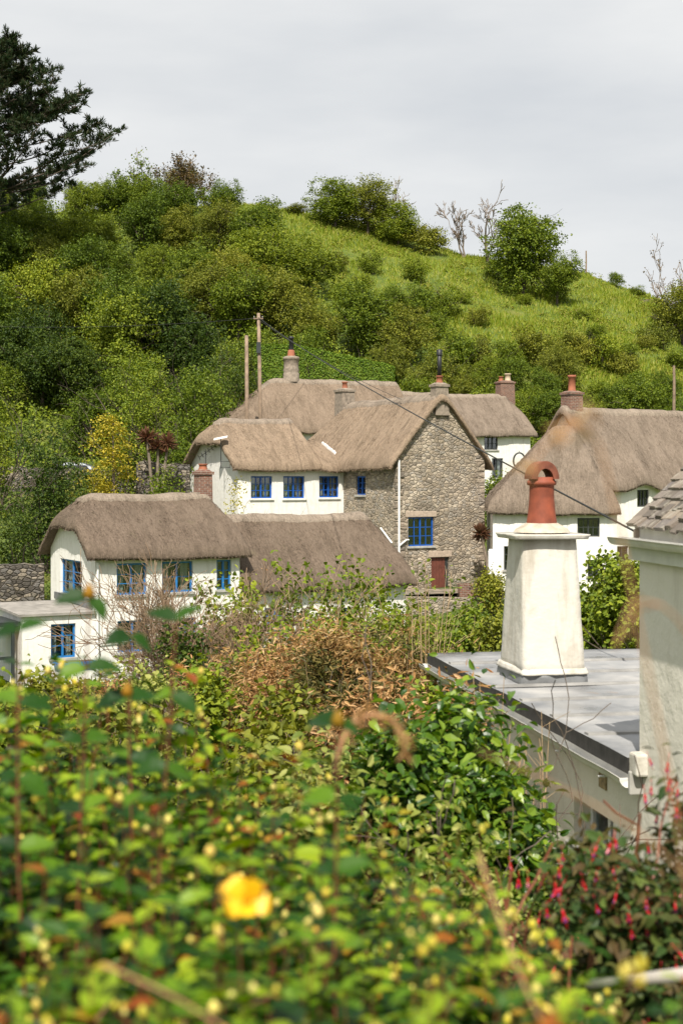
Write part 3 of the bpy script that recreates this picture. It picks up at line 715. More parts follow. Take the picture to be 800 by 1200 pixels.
for k in range(1, 7): fl_.hexa([(.02, k * 1.03, .0), (6.4, k * 1.03 + .05, .0), (6.4, k * 1.03 + .17, .0), (.02, k * 1.03 + .12, .0), (.02, k * 1.03 + .01, .026), (6.4, k * 1.03 + .06, .026), (6.4, k * 1.03 + .16, .022), (.02, k * 1.03 + .11, .022)])
M['felt_lap'] = simple('felt_lap', (.24, .235, .225), .6, .35, 3); fl_.build('felt_laps', M['felt_lap'], H)
# worn timber under the felt, gutter, brackets
g = MB(); prof = [(-.065 * math.cos(math.pi * k / 8), -.065 * math.sin(math.pi * k / 8)) for k in range(9)]
def gutter(mb, x, y0, y1, z, r=.065, n=24, rnd=0):
    base = len(mb.v)
    for j in range(n + 1):
        y = y0 + (y1 - y0) * j / n; dz = .01 * noise.noise(Vector((y * 1.5, rnd, 0)))
        for rr in (r, r - .012):
            for k in range(9):
                an = math.pi * k / 8; mb.v.append((x - rr * math.cos(an), y, z + dz - rr * math.sin(an)))
    for j in range(n):
        for k in range(17):
            if k == 8: 
                a, b = base + j * 18 + 8, base + j * 18 + 17
            a = base + j * 18 + k; b = a + 1
            if k == 8: continue
            mb.f.append((a, b, b + 18, a + 18)); mb.m.append(0)
        for k0, k1 in ((0, 9), (8, 17)):
            a, b = base + j * 18 + k0, base + j * 18 + k1; mb.f.append((a, b, b + 18, a + 18)); mb.m.append(0)
    for j in (0, n):
        i0 = base + j * 18; mb.f.append(tuple(i0 + k for k in range(9))); mb.m.append(0)
gutter(g, -.005, -.05, LH + .1, -.16, r=.09, rnd=1)
for k in range(6): g.box(-.075, .118, .5 + k * 1.2, .53 + k * 1.2, -.27, -.256)
g.build('gutter', M['gutter'], H, True)
q = MB(); q.box(-.02, .16, -.10, -.055, -.30, -.10); q.build('gutter_end', M['concrete'], H, bevel=.01)
q = MB(); q.box(.0, .30, -.2, -.02, -.13, .06); q.build('roof_end_block', M['oldwhite'], H, bevel=.02)
va, vb = sorted((nl(703), nl(711)))
q = MB(); q.box(.10, .125, va, vb, nz(707, 924) - RZ, nz(707, 900) - RZ)
M['vent'] = simple('buff_vent', (.30, .22, .12), .85, .4, 22); q.build('air_vent', M['vent'], H, bevel=.004)
# the tall rendered chimney
cb_ = at(615, 803, 16.5); cx_, cy_ = (cb_.xy - b0).dot(bn), (cb_.xy - b0).dot(be)
CH = empty('rendered_chimney', (b0.x + bn.x * (cx_ + .36) + be.x * (cy_ + .5), b0.y + bn.y * (cx_ + .36) + be.y * (cy_ + .5), EYE + RZ), rot, 'tapered white chimney stack with orange hooded pot on grey flat roof', 'chimney')
def taper_stack(w0, d0, w1, d1, z0, z1, n=12, amp=.012, seed=0):
    mb = MB(); rings = []; per = 10
    for j in range(n + 1):
        t = j / n; w, d = (w0 + (w1 - w0) * t) / 2, (d0 + (d1 - d0) * t) / 2; z = z0 + (z1 - z0) * t
        ring = []
        for (ax, ay), (bx, by) in zip([(-1, -1), (1, -1), (1, 1), (-1, 1)], [(1, -1), (1, 1), (-1, 1), (-1, -1)]):
            for k in range(per):
                q = k / per; x, y = (ax + (bx - ax) * q), (ay + (by - ay) * q)
                # rounded corners
                m = max(abs(x), abs(y)); rr = (x ** 26 + y ** 26) ** (1 / 26); x, y = x / rr, y / rr
                e = 1 + amp * 2 * noise.noise(Vector((x * 2 + seed, y * 2, z * 2.2))) + amp * noise.noise(Vector((x * 6 + seed, y * 6, z * 7)))
                ring.append(len(mb.v)); mb.v.append((x * w * e, y * d * e, z))
        rings.append(ring)
    for r0, r1 in zip(rings, rings[1:]):
        k = len(r0)
        for i in range(k): mb.f.append((r0[i], r0[(i + 1) % k], r1[(i + 1) % k], r1[i])); mb.m.append(0)
    mb.f.append(tuple(rings[-1])); mb.m.append(0); mb.f.append(tuple(rings[0][::-1])); mb.m.append(0)
    return mb
taper_stack(.76, 1.02, .66, .62, .10, 1.68, seed=1).build('stack', M['oldwhite'], CH, True)
taper_stack(.84, 1.10, .79, 1.05, .11, .175, 3, .045, seed=4).build('render_skirt', M['oldwhite'], CH, True)
taper_stack(.82, 1.08, .78, 1.04, -.03, .125, 3, .04, seed=2).build('lead_flashing', M['lead'], CH, True)
taper_stack(.90, .84, .94, .88, 1.68, 1.735, 3, .022, seed=3).build('cap_slab', M['oldwhite'], CH, True)
m_ = MB(); m_.lathe((0, 0, 1.75), [(.34, 0), (.31, .04), (.24, .08), (.19, .11), (0, .12)], 24); m_.build('mortar_flaunching', simple('mortar', (.47, .41, .32), .9, .25, 9, bmp=.4), CH, True)
P_ = MB(); P_.lathe((0, 0, 1.84), [(.185, 0), (.178, .05), (.165, .14), (.15, .30), (.148, .46), (.15, .47), (.172, .475), (.178, .50), (.172, .525), (.155, .53), (.16, .57), (.135, .57), (.128, .3), (0, .25)], 28)
po = P_.build('chimney_pot', M['terra'], CH, True)
hd = MB(); n = 18
for yy in (-.155, .155):
    for rr in (.168, .098):
        for k in range(n + 1):
            an = math.pi * k / n; hd.v.append((rr * math.cos(an), yy, 2.385 + (.215 if rr > .15 else .125) * math.sin(an)))
k = n + 1
for i in range(n):
    hd.f += [(i, i + 1, 2 * k + i + 1, 2 * k + i), (k + i, 3 * k + i, 3 * k + i + 1, k + i + 1), (i, k + i, k + i + 1, i + 1), (2 * k + i, 2 * k + i + 1, 3 * k + i + 1, 3 * k + i)]
for i in (0, n): hd.f.append((i, 2 * k + i, 3 * k + i, k + i))
hd.m = [0] * len(hd.f); hd.build('pot_hood', M['hood'], po)

# near white house at the right edge
EZ = -.50
J = empty('white_house', (b0.x, b0.y, EYE + EZ), rot, 'white rendered house end with stone slate roof at right edge', 'house')
jw = MB(); JL = -7.0
for (p, q) in (((.10, -.02), (.10, JL)), ((.10, -.02), (5.1, -.02)), ((5.1, -.02), (5.1, JL)), ((.10, JL), (5.1, JL))):
    n = 14
    if p[1] == q[1]:
        jw.quad([(p[0], p[1], -5), (q[0], p[1], -5), (q[0], p[1], .1), (2.6, p[1], 2.5), (p[0], p[1], .1)])
    else:
        jw.quad([(p[0], p[1], -5), (q[0], q[1], -5), (q[0], q[1], .1), (p[0], p[1], .1)])
jw.build('wall', M['oldcream'], J)
jf = MB(); jf.box(.02, .098, JL - .05, .03, -.2, -.03); jf.build('fascia', M['gutter'], J)
jg = MB(); gutter(jg, -.055, JL - .1, .16, -.01, r=.07, rnd=4); jg.build('gutter', M['gutter'], J, True)
js = MB(); rng = random.Random(5); sl_ = 1.0
for side in (1, -1):
    nrow = 32; rl = 2.6 / nrow
    for i in range(nrow):
        y = .03 + rng.uniform(0, .06); 
        while y > JL - .1:
            w = rng.uniform(.08, .22); h0 = (i - .35 + rng.uniform(-.12, .1)) * rl; h1 = (i + 1.35) * rl
            tk = rng.uniform(.015, .03); lift_ = .03 + rng.uniform(-.008, .022)
            tx = lambda t: (.05 + t) if side == 1 else 5.15 - t
            tz = lambda t: .06 + t * sl_
            a = [(tx(h0), y, tz(h0) + lift_), (tx(h0), y - w + .008, tz(h0) + lift_ + rng.uniform(-.006, .006)), (tx(h1), y - w + .008, tz(h1) + .004), (tx(h1), y, tz(h1) + .004)]
            js.hexa([(p[0] + .0 * side, p[1], p[2]) for p in a] + [(p[0] - tk * .6 * side, p[1], p[2] + tk) for p in a])
            y -= w
def slate_mat():
    m, nt, b = newmat('stone_slate')
    gme = nt.nodes.new('ShaderNodeNewGeometry')
    c = ramp(nt, gme.outputs['Random Per Island'], [(0, (.10, .085, .07)), (.4, (.20, .165, .135)), (.75, (.27, .22, .17)), (1, (.15, .13, .12))])
    f = ntex(nt, objco(nt), 9, 6, .7)
    c = mixc(nt, ramp(nt, f, [(.52, (0, 0, 0)), (.66, (.8, .8, .8))]), c, (.36, .33, .27))
    nt.links.new(c, b.inputs['Base Color']); b.inputs['Roughness'].default_value = .9; bump(nt, b, f, .6, .03); return m
js.build('roof', slate_mat(), J)
jr = MB()
for k in range(16): jr.tube([(2.6, .2 - k * .46, 2.80), (2.6, .2 - k * .46 - .455, 2.82)], [.13, .12], 10)
jr.build('ridge_tiles', M['terra_far'], J, True)
jb = MB(); jb.box(-.06, 2.6, -.06, .1, 0, .001) 
jv = MB(); jv.hexa([(.06, -.018, -.05), (2.6, -.018, 2.49), (2.6, .02, 2.49), (.06, .02, -.05), (.06, -.018, .05), (2.6, -.018, 2.59), (2.6, .02, 2.59), (.06, .02, .05)])
jv.build('verge_board', M['granite'], J)
# ------------------------------------------------------------------ walls, road, poles, cables, small village things
def stone_run(name, label, pts, th, mat, top_noise=.06, step=.35, base=None, cat='wall'):
    mb = MB(); P = []
    for (x, y, zb, zt), (x2, y2, zb2, zt2) in zip(pts, pts[1:]):
        L = math.hypot(x2 - x, y2 - y); n = max(1, int(L / step))
        for i in range(n + (1 if (x2, y2) == pts[-1][:2] else 0)):
            t = i / n; P.append((x + (x2 - x) * t, y + (y2 - y) * t, zb + (zb2 - zb) * t, zt + (zt2 - zt) * t))
    o0 = P[0]
    for i, (x, y, zb, zt) in enumerate(P):
        xa, ya = P[max(0, i - 1)][:2]; xb, yb = P[min(len(P) - 1, i + 1)][:2]
        l = math.hypot(xb - xa, yb - ya); nx, ny = -(yb - ya) / l * th / 2, (xb - xa) / l * th / 2
        zt += top_noise * noise.noise(Vector((x * 1.7, y * 1.7, 2)))
        for (sx, z) in ((-1, zb), (-1, zt), (1, zt), (1, zb)): mb.v.append((x + sx * nx - o0[0], y + sx * ny - o0[1], EYE + z))
    for i in range(len(P) - 1):
        for k in range(3): a = i * 4 + k; mb.f.append((a, a + 1, a + 5, a + 4)); mb.m.append(0)
    mb.f.append((0, 3, 2, 1)); e = (len(P) - 1) * 4; mb.f.append((e, e + 1, e + 2, e + 3)); mb.m += [0, 0]
    o = mb.build(name, mat, None, loc=(o0[0], o0[1], 0)); return tag(o, label, cat)
def pxw(px, d, zb, py): v = at(px, py, d); return (v.x, v.y, zb, v.z - EYE)
stone_run('stone_wall', 'grey stone roadside wall half hidden by bushes above the left gardens', [pxw(-120, 80, -2, 546), pxw(20, 80, -2, 547), pxw(130, 80, -2, 551), pxw(260, 79.5, -2, 556)], .5, M['drystone'])
stone_run('stone_wall', 'rough garden wall left of the light blue windowed cottage', [pxw(-90, 54, -7.5, 664), pxw(52, 55, -7.5, 660)], .6, M['drystone'], .12)
stone_run('stone_wall', 'stone retaining wall under the brown door of the stone house', [pxw(470, 60.2, -7.5, 699), pxw(540, 61.2, -7.5, 700), pxw(592, 62.2, -7.5, 698)], .5, M['stone'], .05)
stone_run('stone_wall', 'small dry stone terrace wall below the red spiky plant', [pxw(160, 67, -4.5, 540), pxw(222, 67.5, -4.5, 545)], .5, M['drystone'], .15)
mb = MB(); pts = [(-70, 83), (-22, 84), (-10, 84.5), (-2, 86)]
for (x, y), (x2, y2) in zip(pts, pts[1:]): mb.quad([(x, y - 2.2, EYE - .38), (x2, y2 - 2.2, EYE - .38), (x2, y2 + 2.4, EYE - .34), (x, y + 2.4, EYE - .34)])
tag(mb.build('road', M['asphalt']), kind='structure')

mb = MB(); q_ = [at(470, 700, 60.4), at(592, 700, 62.4)]
for k in range(12):
    a_, b_ = q_[0].lerp(q_[1], k / 12), q_[0].lerp(q_[1], (k + 1) / 12)
    mb.quad([(a_.x, a_.y, EYE - 4.98), (b_.x, b_.y, EYE - 4.98), (b_.x - 1.2, b_.y + 6, EYE - 4.95), (a_.x - 1.2, a_.y + 6, EYE - 4.95)])
M['paving'] = stone_mat('paving', (2, 2, 2), [(.3, .26, .2), (.36, .3, .24), (.24, .21, .17)], (.15, .13, .09))
tag(mb.build('path', M['paving']), kind='structure')

# parked car behind the roadside wall
def car():
    p = at(84, 560, 83.4); root = empty('parked_car', (p.x, 83.4, EYE - .62), R(1), 'silver car parked behind the roadside stone wall', 'car')
    prof = [(-2.05, .30), (-2.08, .62), (-1.98, .84), (-1.35, .95), (-.75, 1.40), (-.2, 1.50), (.75, 1.46), (1.35, 1.22), (1.75, 1.0), (2.02, .92), (2.06, .45), (1.98, .30)]
    b = MB(); n = len(prof); ws = []
    for yy, sc_ in ((-.83, 1), (-.74, 1.0), (.74, 1.0), (.83, 1)):
        for x, z in prof:
            inw = .16 * max(0, (z - .95) / .5) if abs(yy) > .8 else .16 * max(0, (z - .95) / .5)
            b.v.append((x, yy - math.copysign(inw, yy), z + (.0 if abs(yy) > .8 else .03)))
    for s_ in range(3):
        for i in range(n - 1): a = s_ * n + i; b.f.append((a, a + 1, a + n + 1, a + n)); b.m.append(0)
    b.f.append(tuple(range(n))); b.f.append(tuple(range(3 * n, 4 * n))); b.m += [0, 0]
    b.build('body', M['silver'], root)
    gl = simple('car_glass', (.02, .025, .03), .05, .05, 2)
    w = MB(); w.hexa([(-1.36, -.66, .99), (-1.36, .66, .99), (-.78, .58, 1.42), (-.78, -.58, 1.42), (-1.34, -.66, 1.01), (-1.34, .66, 1.01), (-.76, .58, 1.445), (-.76, -.58, 1.445)]); w.build('windscreen', gl, root)
    for s_ in (-1, 1):
        w = MB(); w.hexa([(-1.1, s_ * .82, 1.0), (1.3, s_ * .82, 1.0), (.95, s_ * .70, 1.36), (-.65, s_ * .70, 1.36), (-1.1, s_ * .835, 1.0), (1.3, s_ * .835, 1.0), (.95, s_ * .72, 1.36), (-.65, s_ * .72, 1.36)])
        w.build('side_window', gl, root)
    for x in (-1.3, 1.28):
        for s_ in (-1, 1):
            t = MB(); t.tube([(x, s_ * .86, .31), (x, s_ * .66, .31)], .31, 18); wo_ = t.build('wheel', M['tyre'], root)
            t = MB(); t.tube([(x, s_ * .872, .31), (x, s_ * .80, .31)], .19, 14); t.build('rim', M['silver'], wo_)
car()

def pole(px, py0, py1, d, r0, r1, label, extra=None):
    a, b = at(px, py1, d), at(px - (3 if extra else 0), py0, d); zb = gz(a.x, a.y) - .3
    root = empty('utility_pole', (a.x, a.y, zb), 0, label, 'pole')
    m = MB(); top = b - Vector((a.x, a.y, zb)); m.tube([(0, 0, 0), (top.x * .4 + .02, 0, top.z * .45), (top.x, top.y, top.z)], [r0, (r0 + r1) / 2, r1], 10); m.build('shaft', M['pole'], root, True)
    if extra:
        m = MB(); m.box(top.x - .28, top.x + .26, -.12, -.05, top.z - .34, top.z - .27); cr_ = m.build('crossarm', M['pole'], root)
        for dx in (-.24, 0, .22):
            m = MB(); m.lathe((top.x + dx, -.07, top.z - .25), [(.02, 0), (.03, .03), (.025, .06), (.015, .08), (0, .08)], 8); m.build('insulator', M['concrete'], cr_)
        m = MB(); m.box(top.x - .1, top.x + .12, -.2, -.1, top.z - 2.2, top.z - 1.6); m.build('junction_box', M['darkframe'], root)
    return root
pole(306, 367, 487, 78, .125, .095, 'tall weathered utility pole behind white cottage with three blue windows', True)
pole(289, 393, 483, 79, .12, .10, 'short bare wooden post left of the utility pole')
def cable(p, q, sag, r, label):
    m = MB(); n = 40; P = []
    for i in range(n + 1):
        t = (i / n); v = p.lerp(q, t); v.z -= 4 * sag * t * (1 - t); P.append(v - p)
    m.tube(P, r, 5); o = m.build('overhead_cable', M['wire'], None, True, p); tag(o, label, 'cable', 'overhead cables')
cable(at(303, 372, 78), at(746, 624, 17.2), .25, .014, 'thick cable sagging from utility pole past the stone gable to right')
cable(at(300, 373, 78), at(-160, 374, 90), .5, .012, 'thin cable running left from the utility pole across the trees')
cable(at(305, 376, 78), at(470, 468, 66), .25, .012, 'thin cable from utility pole down to the pale thatch ridge')
cable(at(305, 372, 78), at(352, 405, 84.5), .2, .012, 'short cable from utility pole towards round brick chimney')
# aerial and panel on the white cottage gable
ro = empty('tv_aerial', tuple(at(241, 570, 66.5)), 0, 'thin tv aerial on the white gable behind the brick chimney', 'aerial')
m = MB(); m.tube([(0, 0, 0), (0, 0, 1.75)], .018, 6); m.build('mast', M['black'], ro)
m = MB(); m.tube([(-.3, 0, 1.35), (.45, 0, 1.9)], .015, 5)
for k in range(6): t = k / 5; c = Vector((-.3 + .75 * t, 0, 1.35 + .55 * t)); m.tube([c + Vector((0, -.18, .1)), c + Vector((0, .18, -.1))], .01, 4); m.tube([c + Vector((-.07, 0, .1)), c + Vector((.07, 0, -.1))], .01, 4)
m.build('antenna_rods', M['black'], ro)
ro = empty('solar_lamp', tuple(at(259, 549, 64.9)), 0, 'white panel on a thin bracket at the white gable', 'lamp')
m = MB(); m.tube([(0, 0, 0), (0, 0, 1.35)], .02, 6); m.tube([(0, 0, .05), (.42, 0, .05), (.42, 0, .32), (0, 0, .32)], .014, 5); m.build('bracket', M['black'], ro)
m = MB(); m.hexa([(-.32, -.2, 1.28), (.3, -.2, 1.4), (.3, .2, 1.46), (-.32, .2, 1.34), (-.32, -.2, 1.33), (.3, -.2, 1.45), (.3, .2, 1.51), (-.32, .2, 1.39)]); m.build('panel', M['whitepaint'], ro)
# white garden wall stub, planters, trough
m = MB(); m.box(-.28, .28, -.15, .15, 0, 1.15); m.box(-.25, .25, -.13, .13, 1.15, 1.22); p = at(579, 676, 62.5); tag(m.build('gate_pier', M['whitepaint'], None, loc=p, bevel=.06), 'white rounded gate pier beside the stone house', 'pier')
for k, (px, lab) in enumerate(((545, 'brick planter box on retaining wall nearest the brown door'), (566, 'brick planter box on retaining wall nearest the white pier'))):
    p = at(px, 699, 61.6); ro = empty('brick_planter', p, R(14), lab, 'planter', 'brick planters')
    m = MB(); m.box(-.3, .3, -.17, -.1, 0, .55); m.box(-.3, .3, .1, .17, 0, .55); m.box(-.3, -.23, -.1, .1, 0, .55); m.box(.23, .3, -.1, .1, 0, .55); m.build('box', M['brick'], ro)
    m = MB(); m.box(-.225, .225, -.095, .095, .02, .48); m.build('soil', M['bark'], ro)
p = at(88, 786, 46.2); ro = empty('planter_trough', (p.x, p.y, p.z), R(29), 'light blue trough against the low wing wall', 'planter')
m = MB(); m.hexa([(-.6, -.15, 0), (.6, -.15, 0), (.6, .15, 0), (-.6, .15, 0), (-.68, -.2, .3), (.68, -.2, .3), (.68, .2, .3), (-.68, .2, .3)]); m.build('trough', M['skyblue'], ro)
m = MB(); m.box(-.6, .6, -.15, .15, .301, .32); m.build('soil', M['bark'], ro)
p = at(686, 320, 150); ro = MB(); ro.tube([(0, 0, -.6), (.03, 0, 1.2), (.02, 0, 2.35)], [.09, .08, .07], 8); tag(ro.build('fence_post', M['pole'], None, loc=p), 'lone bare post on the hill skyline', 'post')
p = at(789, 470, 92); ro = MB(); ro.tube([(0, 0, -1), (.02, 0, 1.2), (0, 0, 2.3)], [.1, .09, .08], 8); tag(ro.build('wooden_post', M['pole'], None, loc=p), 'short wooden post behind the wide grey thatch at right', 'post')
p = at(608, 540, 88.2); ro = empty('hanging_basket', p, 0, 'round dark wreath hanging on the white back cottage wall', 'wreath')
m = MB(); m.tube([(.36 * math.cos(i * .35), 0, .5 * math.sin(i * .35)) for i in range(19)], .06, 6, False); m.build('ring', M['darkframe'], ro)
m = MB(); m.tube([(0, -.02, .48), (0, -.02, .62)], .02, 5); m.build('hook', M['black'], ro)

# ------------------------------------------------------------------ vegetation
FAR_V = np.array([(0, 0, 0), (.36, .48, .14), (0, 1, -.06), (-.36, .48, .14)], float); FAR_F = np.array([(0, 1, 2), (0, 2, 3)])
def leaf_tmpl(w=.36, curl=.28, fold=.12):
    ys = [0, .22, .5, .78, 1]; ws = [0, .8, 1, .62, 0]
    V = [(0, y, -curl * y * y) for y in ys]
    for s in (1, -1):
        for y, k in zip(ys[1:4], ws[1:4]): V.append((s * w * k, y - .02, -curl * y * y + fold * k))
    F = []
    for s, b in ((1, 5), (-1, 8)):
        t = [(0, b, 1), (1, b, b + 1), (1, b + 1, 2), (2, b + 1, b + 2), (2, b + 2, 3), (3, b + 2, 4)]
        F += [q if s == 1 else q[::-1] for q in t]
    return np.array(V, float), np.array(F)
NEAR_V, NEAR_F = leaf_tmpl()
BLADE_V = np.array([(-.05, 0, 0), (.05, 0, 0), (.035, .5, .05), (-.035, .5, .05), (0, 1, .22)], float); BLADE_F = np.array([(0, 1, 2), (0, 2, 3), (3, 2, 4)])
NARROW_V = np.array([(0, 0, 0), (.09, .3, .03), (.07, .65, 0), (0, 1, -.1), (-.07, .65, 0), (-.09, .3, .03)], float); NARROW_F = np.array([(0, 1, 2), (0, 2, 3), (0, 3, 4), (0, 4, 5)])

def norm(a): return a / np.maximum(1e-9, np.linalg.norm(a, axis=1, keepdims=True))
def leafset(pos, nrm, size, rng, tmpl=(FAR_V, FAR_F), tang=None):
    """vertices and faces of one leaf per position; nrm = leaf normal, tang = growing direction"""
    n = len(pos); nrm = norm(nrm)
    t = rng.normal(size=(n, 3)) if tang is None else np.asarray(tang, float)
    t = norm(t - nrm * (t * nrm).sum(1, keepdims=True)); b = np.cross(t, nrm)
    V, F = tmpl
    size = np.asarray(size).reshape(-1, 1, 1) if np.ndim(size) else size
    P = pos[:, None, :] + (V[None, :, 0:1] * b[:, None, :] + V[None, :, 1:2] * t[:, None, :] + V[None, :, 2:3] * nrm[:, None, :]) * size
    FF = (F[None] + (np.arange(n) * len(V))[:, None, None])
    return P.reshape(-1, 3), FF.reshape(-1, F.shape[1])
def lobes_of(rng, rx, ry, rz, zc, k, s=(.34, .55)):
    L = []
    for i in range(k):
        v = rng.normal(size=3); v /= np.linalg.norm(v); q = rng.uniform(.3, .8)
        f = rng.uniform(*s)
        L.append((v[0] * rx * q, v[1] * ry * q, zc + v[2] * rz * q, rx * f, ry * f, rz * f * .9))
    L.append((0, 0, zc - rz * .1, rx * .62, ry * .62, rz * .7))
    return np.array(L)
def cloud(rng, lobes, n, clump, sig, floor=0.05, up=.55, jit=.75):
    """leaf positions in clumps over the outside of the lobes, with their normals"""
    w = (lobes[:, 3] * lobes[:, 4]) ** .9; k = max(4, n // clump)
    li = rng.choice(len(lobes), k, p=w / w.sum()); L = lobes[li]
    v = norm(rng.normal(size=(k, 3))); r = 1 - .5 * rng.random(k) ** 2.2
    c = L[:, :3] + v * L[:, 3:6] * r[:, None]
    ci = rng.integers(0, k, n)
    sg = sig * (.6 + .9 * rng.random(k))[ci][:, None]
    p = c[ci] + rng.normal(size=(n, 3)) * sg * np.array([1, 1, .62])
    nr = norm(v[ci] * .55 + np.array([0, 0, up]) + rng.normal(size=(n, 3)) * jit)
    keep = p[:, 2] > floor
    return p[keep], nr[keep]
def branch(mb, p, d, L, r, depth, rng, kids=(3, 5), wander=.22, up=.12, spread=.75, tips=None, shrink=.62, nseg=5, sides=5, rmin=.004):
    p = Vector(p); d = Vector(d).normalized(); pts = [p.copy()]; rad = [r]; dirs = [d.copy()]
    for i in range(nseg):
        d = (d + Vector((rng.gauss(0, wander), rng.gauss(0, wander), rng.gauss(0, wander) + up))).normalized()
        p = p + d * (L / nseg); pts.append(p.copy()); rad.append(max(rmin, r * (1 - .62 * (i + 1) / nseg))); dirs.append(d.copy())
    mb.tube(pts, rad, sides if depth > 1 else 4 if depth else 3, cap=False)
    if tips is not None and depth <= 1: tips += [(q.copy(), e.copy()) for q, e in zip(pts[2:], dirs[2:])]
    if depth > 0:
        for k in range(rng.randint(*kids)):
            i = rng.randint(1, nseg); a = rng.uniform(0, 6.283); u = dirs[i].orthogonal().normalized(); w = dirs[i].cross(u)
            nd_ = (dirs[i] + (u * math.cos(a) + w * math.sin(a)) * spread * rng.uniform(.6, 1.3)).normalized()
            branch(mb, pts[i], nd_, L * shrink * rng.uniform(.7, 1.2), max(rmin, rad[i] * .62), depth - 1, rng, kids, wander, up, spread, tips, shrink, nseg, sides, rmin)

G_ = lambda *c: [tuple(x) for x in c]
M['leaf_wood'] = leaf_mat('leaf_wood', G_((.050, .082, .007), (.118, .165, .011), (.21, .255, .018)), objvar=.22)
M['leaf_dark'] = leaf_mat('leaf_dark', G_((.020, .042, .006), (.055, .09, .009), (.105, .14, .013)), objvar=.2)
M['leaf_bright'] = leaf_mat('leaf_bright', G_((.075, .115, .009), (.16, .21, .014), (.26, .295, .024)), objvar=.2)
M['leaf_olive'] = leaf_mat('leaf_olive', G_((.08, .10, .010), (.165, .182, .017), (.27, .27, .032)), objvar=.2)
M['leaf_rust'] = leaf_mat('leaf_rust', G_((.05, .045, .012), (.13, .085, .025), (.2, .12, .045)))
M['leaf_yellow'] = leaf_mat('leaf_yellow', G_((.14, .16, .015), (.33, .29, .025), (.42, .36, .04)))
M['leaf_red'] = leaf_mat('leaf_red', G_((.07, .035, .02), (.15, .06, .035), (.11, .075, .03)))
M['needle'] = leaf_mat('needle', G_((.010, .026, .009), (.02, .042, .011), (.05, .045, .02)), trans=.1)
M['straw'] = leaf_mat('straw', G_((.15, .085, .028), (.36, .20, .075), (.50, .32, .14), (.26, .11, .035), (.56, .40, .21)), trans=.2)
M['hedge'] = leaf_mat('hedge', G_((.06, .125, .011), (.105, .18, .016), (.16, .24, .022)), trans=.2)
M['bracken'] = leaf_mat('bracken', G_((.10, .15, .012), (.19, .24, .018), (.28, .30, .035), (.24, .19, .05)), trans=.25)
M['bamboo_green'] = leaf_mat('bamboo_green', G_((.035, .04, .010), (.09, .085, .018), (.20, .15, .05)), trans=.15)
M['camellia'] = leaf_mat('camellia', G_((.022, .062, .006), (.075, .15, .010), (.23, .31, .022)), rough=.36, trans=.25, spec=.4)
M['variegated'] = leaf_mat('variegated', G_((.10, .15, .02), (.24, .27, .05), (.40, .40, .12)), trans=.3)
M['hyper'] = leaf_mat('hyper', G_((.008, .036, .003), (.016, .062, .003), (.04, .11, .004), (.09, .185, .006), (.17, .27, .009), (.27, .35, .014)), rough=.45, trans=.3, spec=.3)
M['hyper_red'] = leaf_mat('hyper_red', G_((.26, .055, .012), (.36, .17, .016), (.34, .30, .02)), trans=.35)
M['bud'] = leaf_mat('bud', G_((.48, .44, .05), (.66, .52, .05), (.70, .62, .20), (.64, .40, .05)), trans=.1)
M['petal'] = simple('yellow_petal', (.82, .47, .006), .5, .08, 30)
M['fuchsia_leaf'] = leaf_mat('fuchsia_leaf', G_((.022, .050, .011), (.05, .09, .017), (.085, .05, .02), (.11, .16, .03)), trans=.2)
M['fuchsia_red'] = simple('fuchsia_red', (.42, .006, .014), .4, .2, 20)
M['fuchsia_purple'] = simple('fuchsia_purple', (.13, .01, .10), .5, .2, 20)
M['grass'] = leaf_mat('grass', G_((.12, .17, .012), (.185, .24, .017), (.25, .29, .026), (.33, .31, .06)), trans=.3)
M['stalk'] = simple('dry_stalk', (.42, .22, .11), .7, .25, 8)

def fol(name, P, mat, parent):
    return link(name, npmesh(name, P[0], P[1], mat), parent)

# --- prototypes of hillside trees: one crown mesh each, copied with their own size and turn
def tree_proto(seed, mat, h, rx, n, ls, k=9, name='broadleaf_tree', clump=26, sig=.26, trunkr=.16, squash=1, base=.34):
    rng = np.random.default_rng(seed); rr = random.Random(seed)
    root = empty(name, (0, 0, 0))
    tb = MB(); zc = h * (.5 + base / 2) - .1
    tb.tube([(0, 0, -.6), (.1, .05, h * .2), (.05, -.1, h * .5)], [trunkr, trunkr * .8, trunkr * .5], 7, cap=False)
    for i in range(6):
        a = i * 1.05 + rr.random(); branch(tb, (.05, 0, h * (.18 + .06 * i)), (math.cos(a), math.sin(a), .9), rx * .95, trunkr * .42, 1, rr, kids=(2, 3), up=.05)
    tb.build('trunk', M['bark'], root)
    rz = h * (1 - base) / 2
    L = lobes_of(rng, rx, rx * .95, rz * squash, zc, k, (.22, .5))
    p, nr = cloud(rng, L, n, clump, sig); p[:, 2] *= h / np.percentile(p[:, 2], 99.3)
    fol('crown', leafset(p, nr, ls * (.7 + .6 * rng.random(len(p))), rng), mat, root)
    return root, h, rx
PR = {}
for nm, mat in (('wood', 'leaf_wood'), ('dark', 'leaf_dark'), ('bright', 'leaf_bright'), ('olive', 'leaf_olive')):
    PR[nm] = [tree_proto(11 + 7 * i + len(nm), M[mat], 6.0, 3.0, 15000, .165, 20 + 4 * i, base=.04, clump=20, sig=.19) for i in range(3)]
for nm, mat in (('shrubg', 'leaf_bright'), ('shrubo', 'leaf_olive'), ('shrubd', 'leaf_wood')):
    PR[nm] = [tree_proto(51 + 5 * i + len(nm) + ord(nm[-1]), M[mat], 3.0, 1.9, 4500, .15, 8, 'hill_shrub', 22, .2, .08, base=.05) for i in range(2)]
USED = set()
WORDS = ['first', 'second', 'third', 'fourth', 'fifth', 'sixth', 'seventh', 'eighth', 'ninth', 'tenth', 'eleventh', 'twelfth', 'thirteenth', 'fourteenth', 'fifteenth', 'sixteenth', 'seventeenth', 'eighteenth', 'nineteenth', 'twentieth']
prng = random.Random(77)
